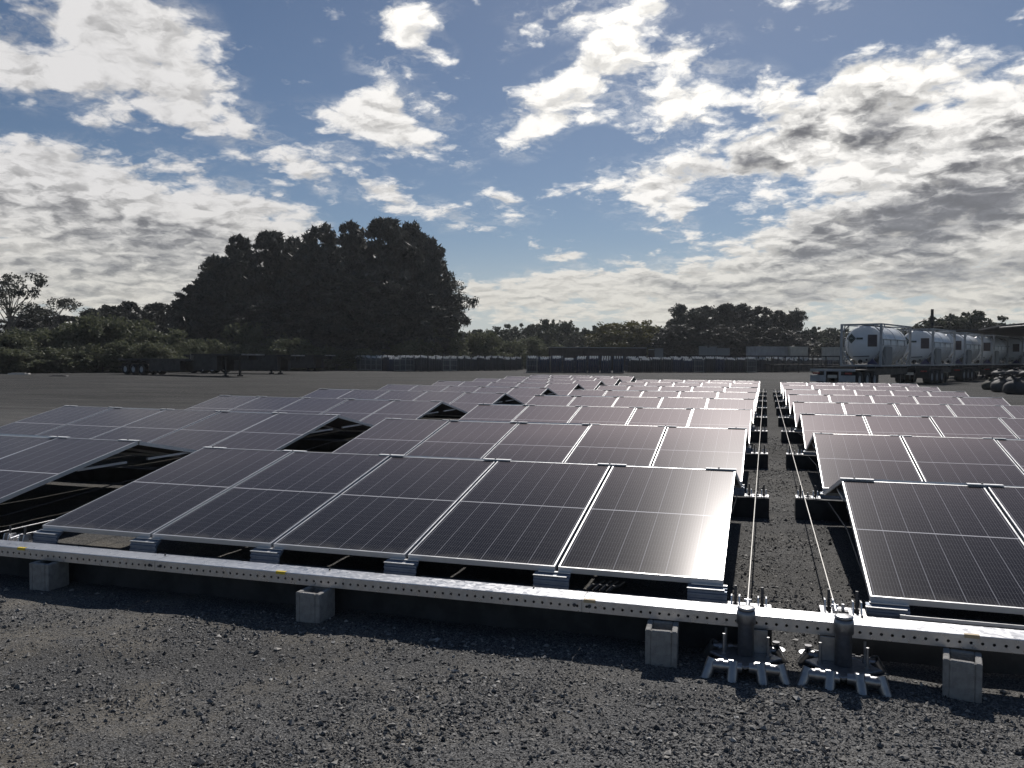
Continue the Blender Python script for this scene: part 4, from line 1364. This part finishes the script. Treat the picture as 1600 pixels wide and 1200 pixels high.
G = 'tall casuarinas in the big dark clump'
for i, (px, top, w, D, lab) in enumerate([
    (303, 446, 62, 122, 'shortest dark casuarina at the left end of the big clump'),
    (334, 402, 72, 126, 'dark casuarina on the sloping left shoulder of the big clump'),
    (372, 369, 74, 124, 'dark casuarina with a pointed top left of the big clump centre'),
    (420, 363, 84, 128, 'dark casuarina with the pointed tip right of the shoulder trees'),
    (462, 373, 66, 133, 'dark casuarina in the dip of the clump outline'),
    (502, 354, 86, 124, 'dark casuarina whose narrow tip rises just right of the dip'),
    (545, 348, 90, 129, 'tall dark casuarina left of the tallest tree in the clump'),
    (598, 343, 96, 125, 'tallest dark casuarina in the big clump'),
    (643, 350, 84, 130, 'dark casuarina just right of the tallest tree'),
    (676, 374, 60, 124, 'dark casuarina forming the right edge of the big clump'),
    (560, 425, 110, 118, 'dark casuarina filling the front of the clump under the tallest tops'),
    (440, 470, 110, 118, 'dark casuarina filling the front left of the clump'),
    (650, 445, 90, 119, 'dark casuarina filling the front right of the clump')]):
    tree('casuarina', px, top, w, D, 'casuarina_tree', lab, G)
tree('sparse', 712, 437, 64, 121, 'gum_tree', 'small open branched tree at the right foot of the casuarina clump')

tree('sparse', 14, 426, 92, 118, 'gum_tree', 'tall open branched gum tree at the far left edge')
tree('sparse', 84, 464, 66, 124, 'gum_tree', 'round open gum tree right of the far left gum')
for i, (px, top, w, lab) in enumerate([(136, 482, 46, 'small dark tree right of the round open gum'), (170, 478, 56, 'dark tree above the bushes, third from the clump'),
                                      (205, 472, 62, 'dark tree above the bushes, second from the clump'), (245, 474, 66, 'dark tree next to the left end of the clump'), (40, 492, 90, 'dark tree behind the bushes below the far left gum'), (105, 494, 80, 'dark tree behind the bushes below the round gum')]):
    tree('casuarina' if i > 0 else 'gum', px, top, w, 128 + i * 3, 'bushy_tree', lab, 'dark trees above the left bushes')

for i, (px, top, w, D, lab) in enumerate([
    (-20, 520, 110, 100, 'olive bush cut by the left edge of the photo'), (52, 514, 120, 102, 'olive bush behind the left fence posts'), (112, 507, 110, 103, 'olive bush left of the big round bush'),
    (185, 495, 130, 104, 'biggest round olive bush behind the trailers'), (240, 512, 100, 101, 'olive bush on the right slope of the big round bush'), (285, 536, 60, 99, 'low olive bush above the step deck trailer'),
    (10, 545, 110, 96, 'low olive bush along the fence at far left'), (90, 540, 110, 97, 'low olive bush along the fence below the gum'), (160, 535, 100, 97, 'low olive bush along the fence left of the trailers'), (225, 535, 100, 97, 'low olive bush along the fence behind the step deck')]):
    tree('bush', px, top, w, D, 'leafy_bush', lab, 'olive bushes behind the fence', cat='bush')
for i, (px, top, w, lab) in enumerate([(318, 530, 70, 'green shrub under the left end of the clump'), (375, 538, 80, 'green shrub under the clump behind the trailers'), (440, 528, 90, 'green shrub under the middle of the clump'),
                                      (505, 540, 90, 'dark shrub under the clump left of the cages'), (575, 545, 90, 'dark shrub under the clump behind the cages'), (640, 530, 90, 'green shrub under the right part of the clump'), (395, 505, 80, 'pale green shrub inside the left shade of the clump')]):
    tree('under', px, top, w, 108 + i, 'green_shrub', lab, 'shrubs under the casuarina clump', cat='shrub')
for i, (px, top, w, lab) in enumerate([(690, 515, 80, 'leafy green shrub at the right foot of the clump'), (735, 518, 80, 'leafy green shrub right of the open branched tree'), (785, 530, 80, 'low leafy shrub behind the dark cages'), (835, 528, 80, 'low leafy shrub left of the brown shed')]):
    tree('bush', px, top, w, 118 + 4 * i, 'leafy_bush', lab, 'leafy shrubs right of the clump', cat='bush')

tree('dome', 985, 501, 124, 150, 'rain_tree', 'broad yellow green domed tree behind the brown shed')
GG = 'dark gum trees behind the pale containers'
for i, (px, top, w, D, lab) in enumerate([
    (1062, 476, 50, 152, 'dark gum at the left end of the gum row'), (1088, 482, 48, 156, 'dark gum second from the left in the gum row'), (1106, 477, 46, 150, 'dark gum third from the left in the gum row'),
    (1134, 475, 56, 153, 'dark gum with the highest crown of the gum row'), (1163, 476, 54, 157, 'dark gum right of the highest gum'), (1190, 480, 50, 152, 'dark gum above the pale grey container'),
    (1214, 486, 44, 155, 'dark gum near the right end of the gum row'), (1243, 482, 36, 153, 'thin open gum standing apart at the right end of the row')]):
    tree('gum' if i in (0, 2, 7) else 'casuarina', px, top, w, D, 'gum_tree', lab, GG)
for i, (px, top, w, lab) in enumerate([(1060, 508, 60, 'low dense dark tree under the left end of the gum row'), (1095, 510, 66, 'low dense dark tree right of the domed yellow green tree, under the gums'), (1135, 508, 70, 'low dense dark tree under the highest gum'),
                                        (1175, 508, 70, 'low dense dark tree just left of the pale grey container top'), (1215, 512, 66, 'low dense dark tree over the right half of the pale grey container')]):
    tree('casuarina', px, top, w, 146 + i % 2 * 3, 'gum_tree', lab, GG + ' lower fill')

# far treeline, one by one
far = []
rng = random.Random(5)
x = 705
while x < 1320:
    far.append((x, 0))
    x += rng.uniform(18, 26)
def skyline(px):
    pts = [(640, 520), (720, 512), (755, 516), (790, 507), (810, 509), (850, 497), (880, 503), (910, 508), (940, 510), (1000, 512), (1050, 512), (1240, 515), (1265, 510), (1310, 512), (1360, 516), (1425, 510), (1455, 507), (1480, 492), (1510, 490), (1540, 498), (1565, 508), (1620, 512)]
    for (a, ya), (b, yb) in zip(pts, pts[1:]):
        if a <= px <= b:
            return ya + (yb - ya) * (px - a) / (b - a)
    return 512
for i, (px, _) in enumerate(far):
    tree('far', px, skyline(px) + rng.uniform(-2, 3), rng.uniform(38, 52), 190 + rng.uniform(-15, 30), 'distant_tree', 'dark green tree in the far line beyond the cages', 'far trees beyond the gas cages')
    if i % 2 == 0:
        tree('far', px + 8, skyline(px) + 14 + rng.uniform(-3, 3), 56, 168 + rng.uniform(-6, 6), 'distant_tree', 'lower green tree in front of the far line beyond the cages', 'lower far trees beyond the gas cages')
for i, px in enumerate((1335, 1358, 1382, 1405, 1428, 1448, 1600, 1625)):
    tree('far', px, skyline(px) + rng.uniform(-2, 3), 46, 175, 'distant_tree', 'dark green tree in the far line behind the white tanks', 'far trees behind the tanks')
for i, (px, top, w, lab) in enumerate([(1474, 495, 70, 'dark tree behind the pole, left of the two peaks'), (1500, 488, 84, 'dark tree with the higher crown behind the shelter'), (1532, 495, 76, 'dark tree right of the highest behind the shelter'), (1560, 504, 60, 'dark tree at the right end behind the shelter')]):
    tree('dome' if False else 'far', px, top, w, 150, 'distant_tree', lab, 'dark trees behind the shelter')
# the wood behind everything closes the horizon
def far_wood():
    rng = np.random.default_rng(77)
    n = 3600
    az = np.radians(rng.uniform(-62, 32, n))
    D = rng.uniform(330, 420, n)
    P = np.stack([CAM.x + D * np.sin(az), CAM.y + D * np.cos(az), rng.uniform(0, 1, n) ** .8 * (9.5 + 2.0 * np.sin(az * 40) + 1.5 * np.sin(az * 93))], 1)
    me = leaf_mesh('far_wood', P, rng.uniform(1.2, 2.6, n), 14, 1.5, M['far_leaf'], 78, 1.4)
    prop(link('far_wood', me), 'low dark wood along the whole horizon', kind='stuff')
far_wood()

# ------------------------------------------------------------------ thin haze over the whole yard
def haze():
    mt = bpy.data.materials.new('haze')
    mt.use_nodes = True
    nt = NT(mt.node_tree)
    v = nt.new('ShaderNodeVolumePrincipled', Color=rgb(.90, .94, 1.0), Density=.0002, Anisotropy=.35)
    nt.new('ShaderNodeOutputMaterial', Volume=v.outputs[0])
    x0, x1, y0, y1 = gx.min() - 60, gx.max() + 60, gy.min() - 60, gy.max() + 60
    o = MB().box(x0, x1, y0, y1, -1.2, 30).build('haze', mt)
    prop(o, 'thin pale haze over the yard', kind='stuff')
haze()
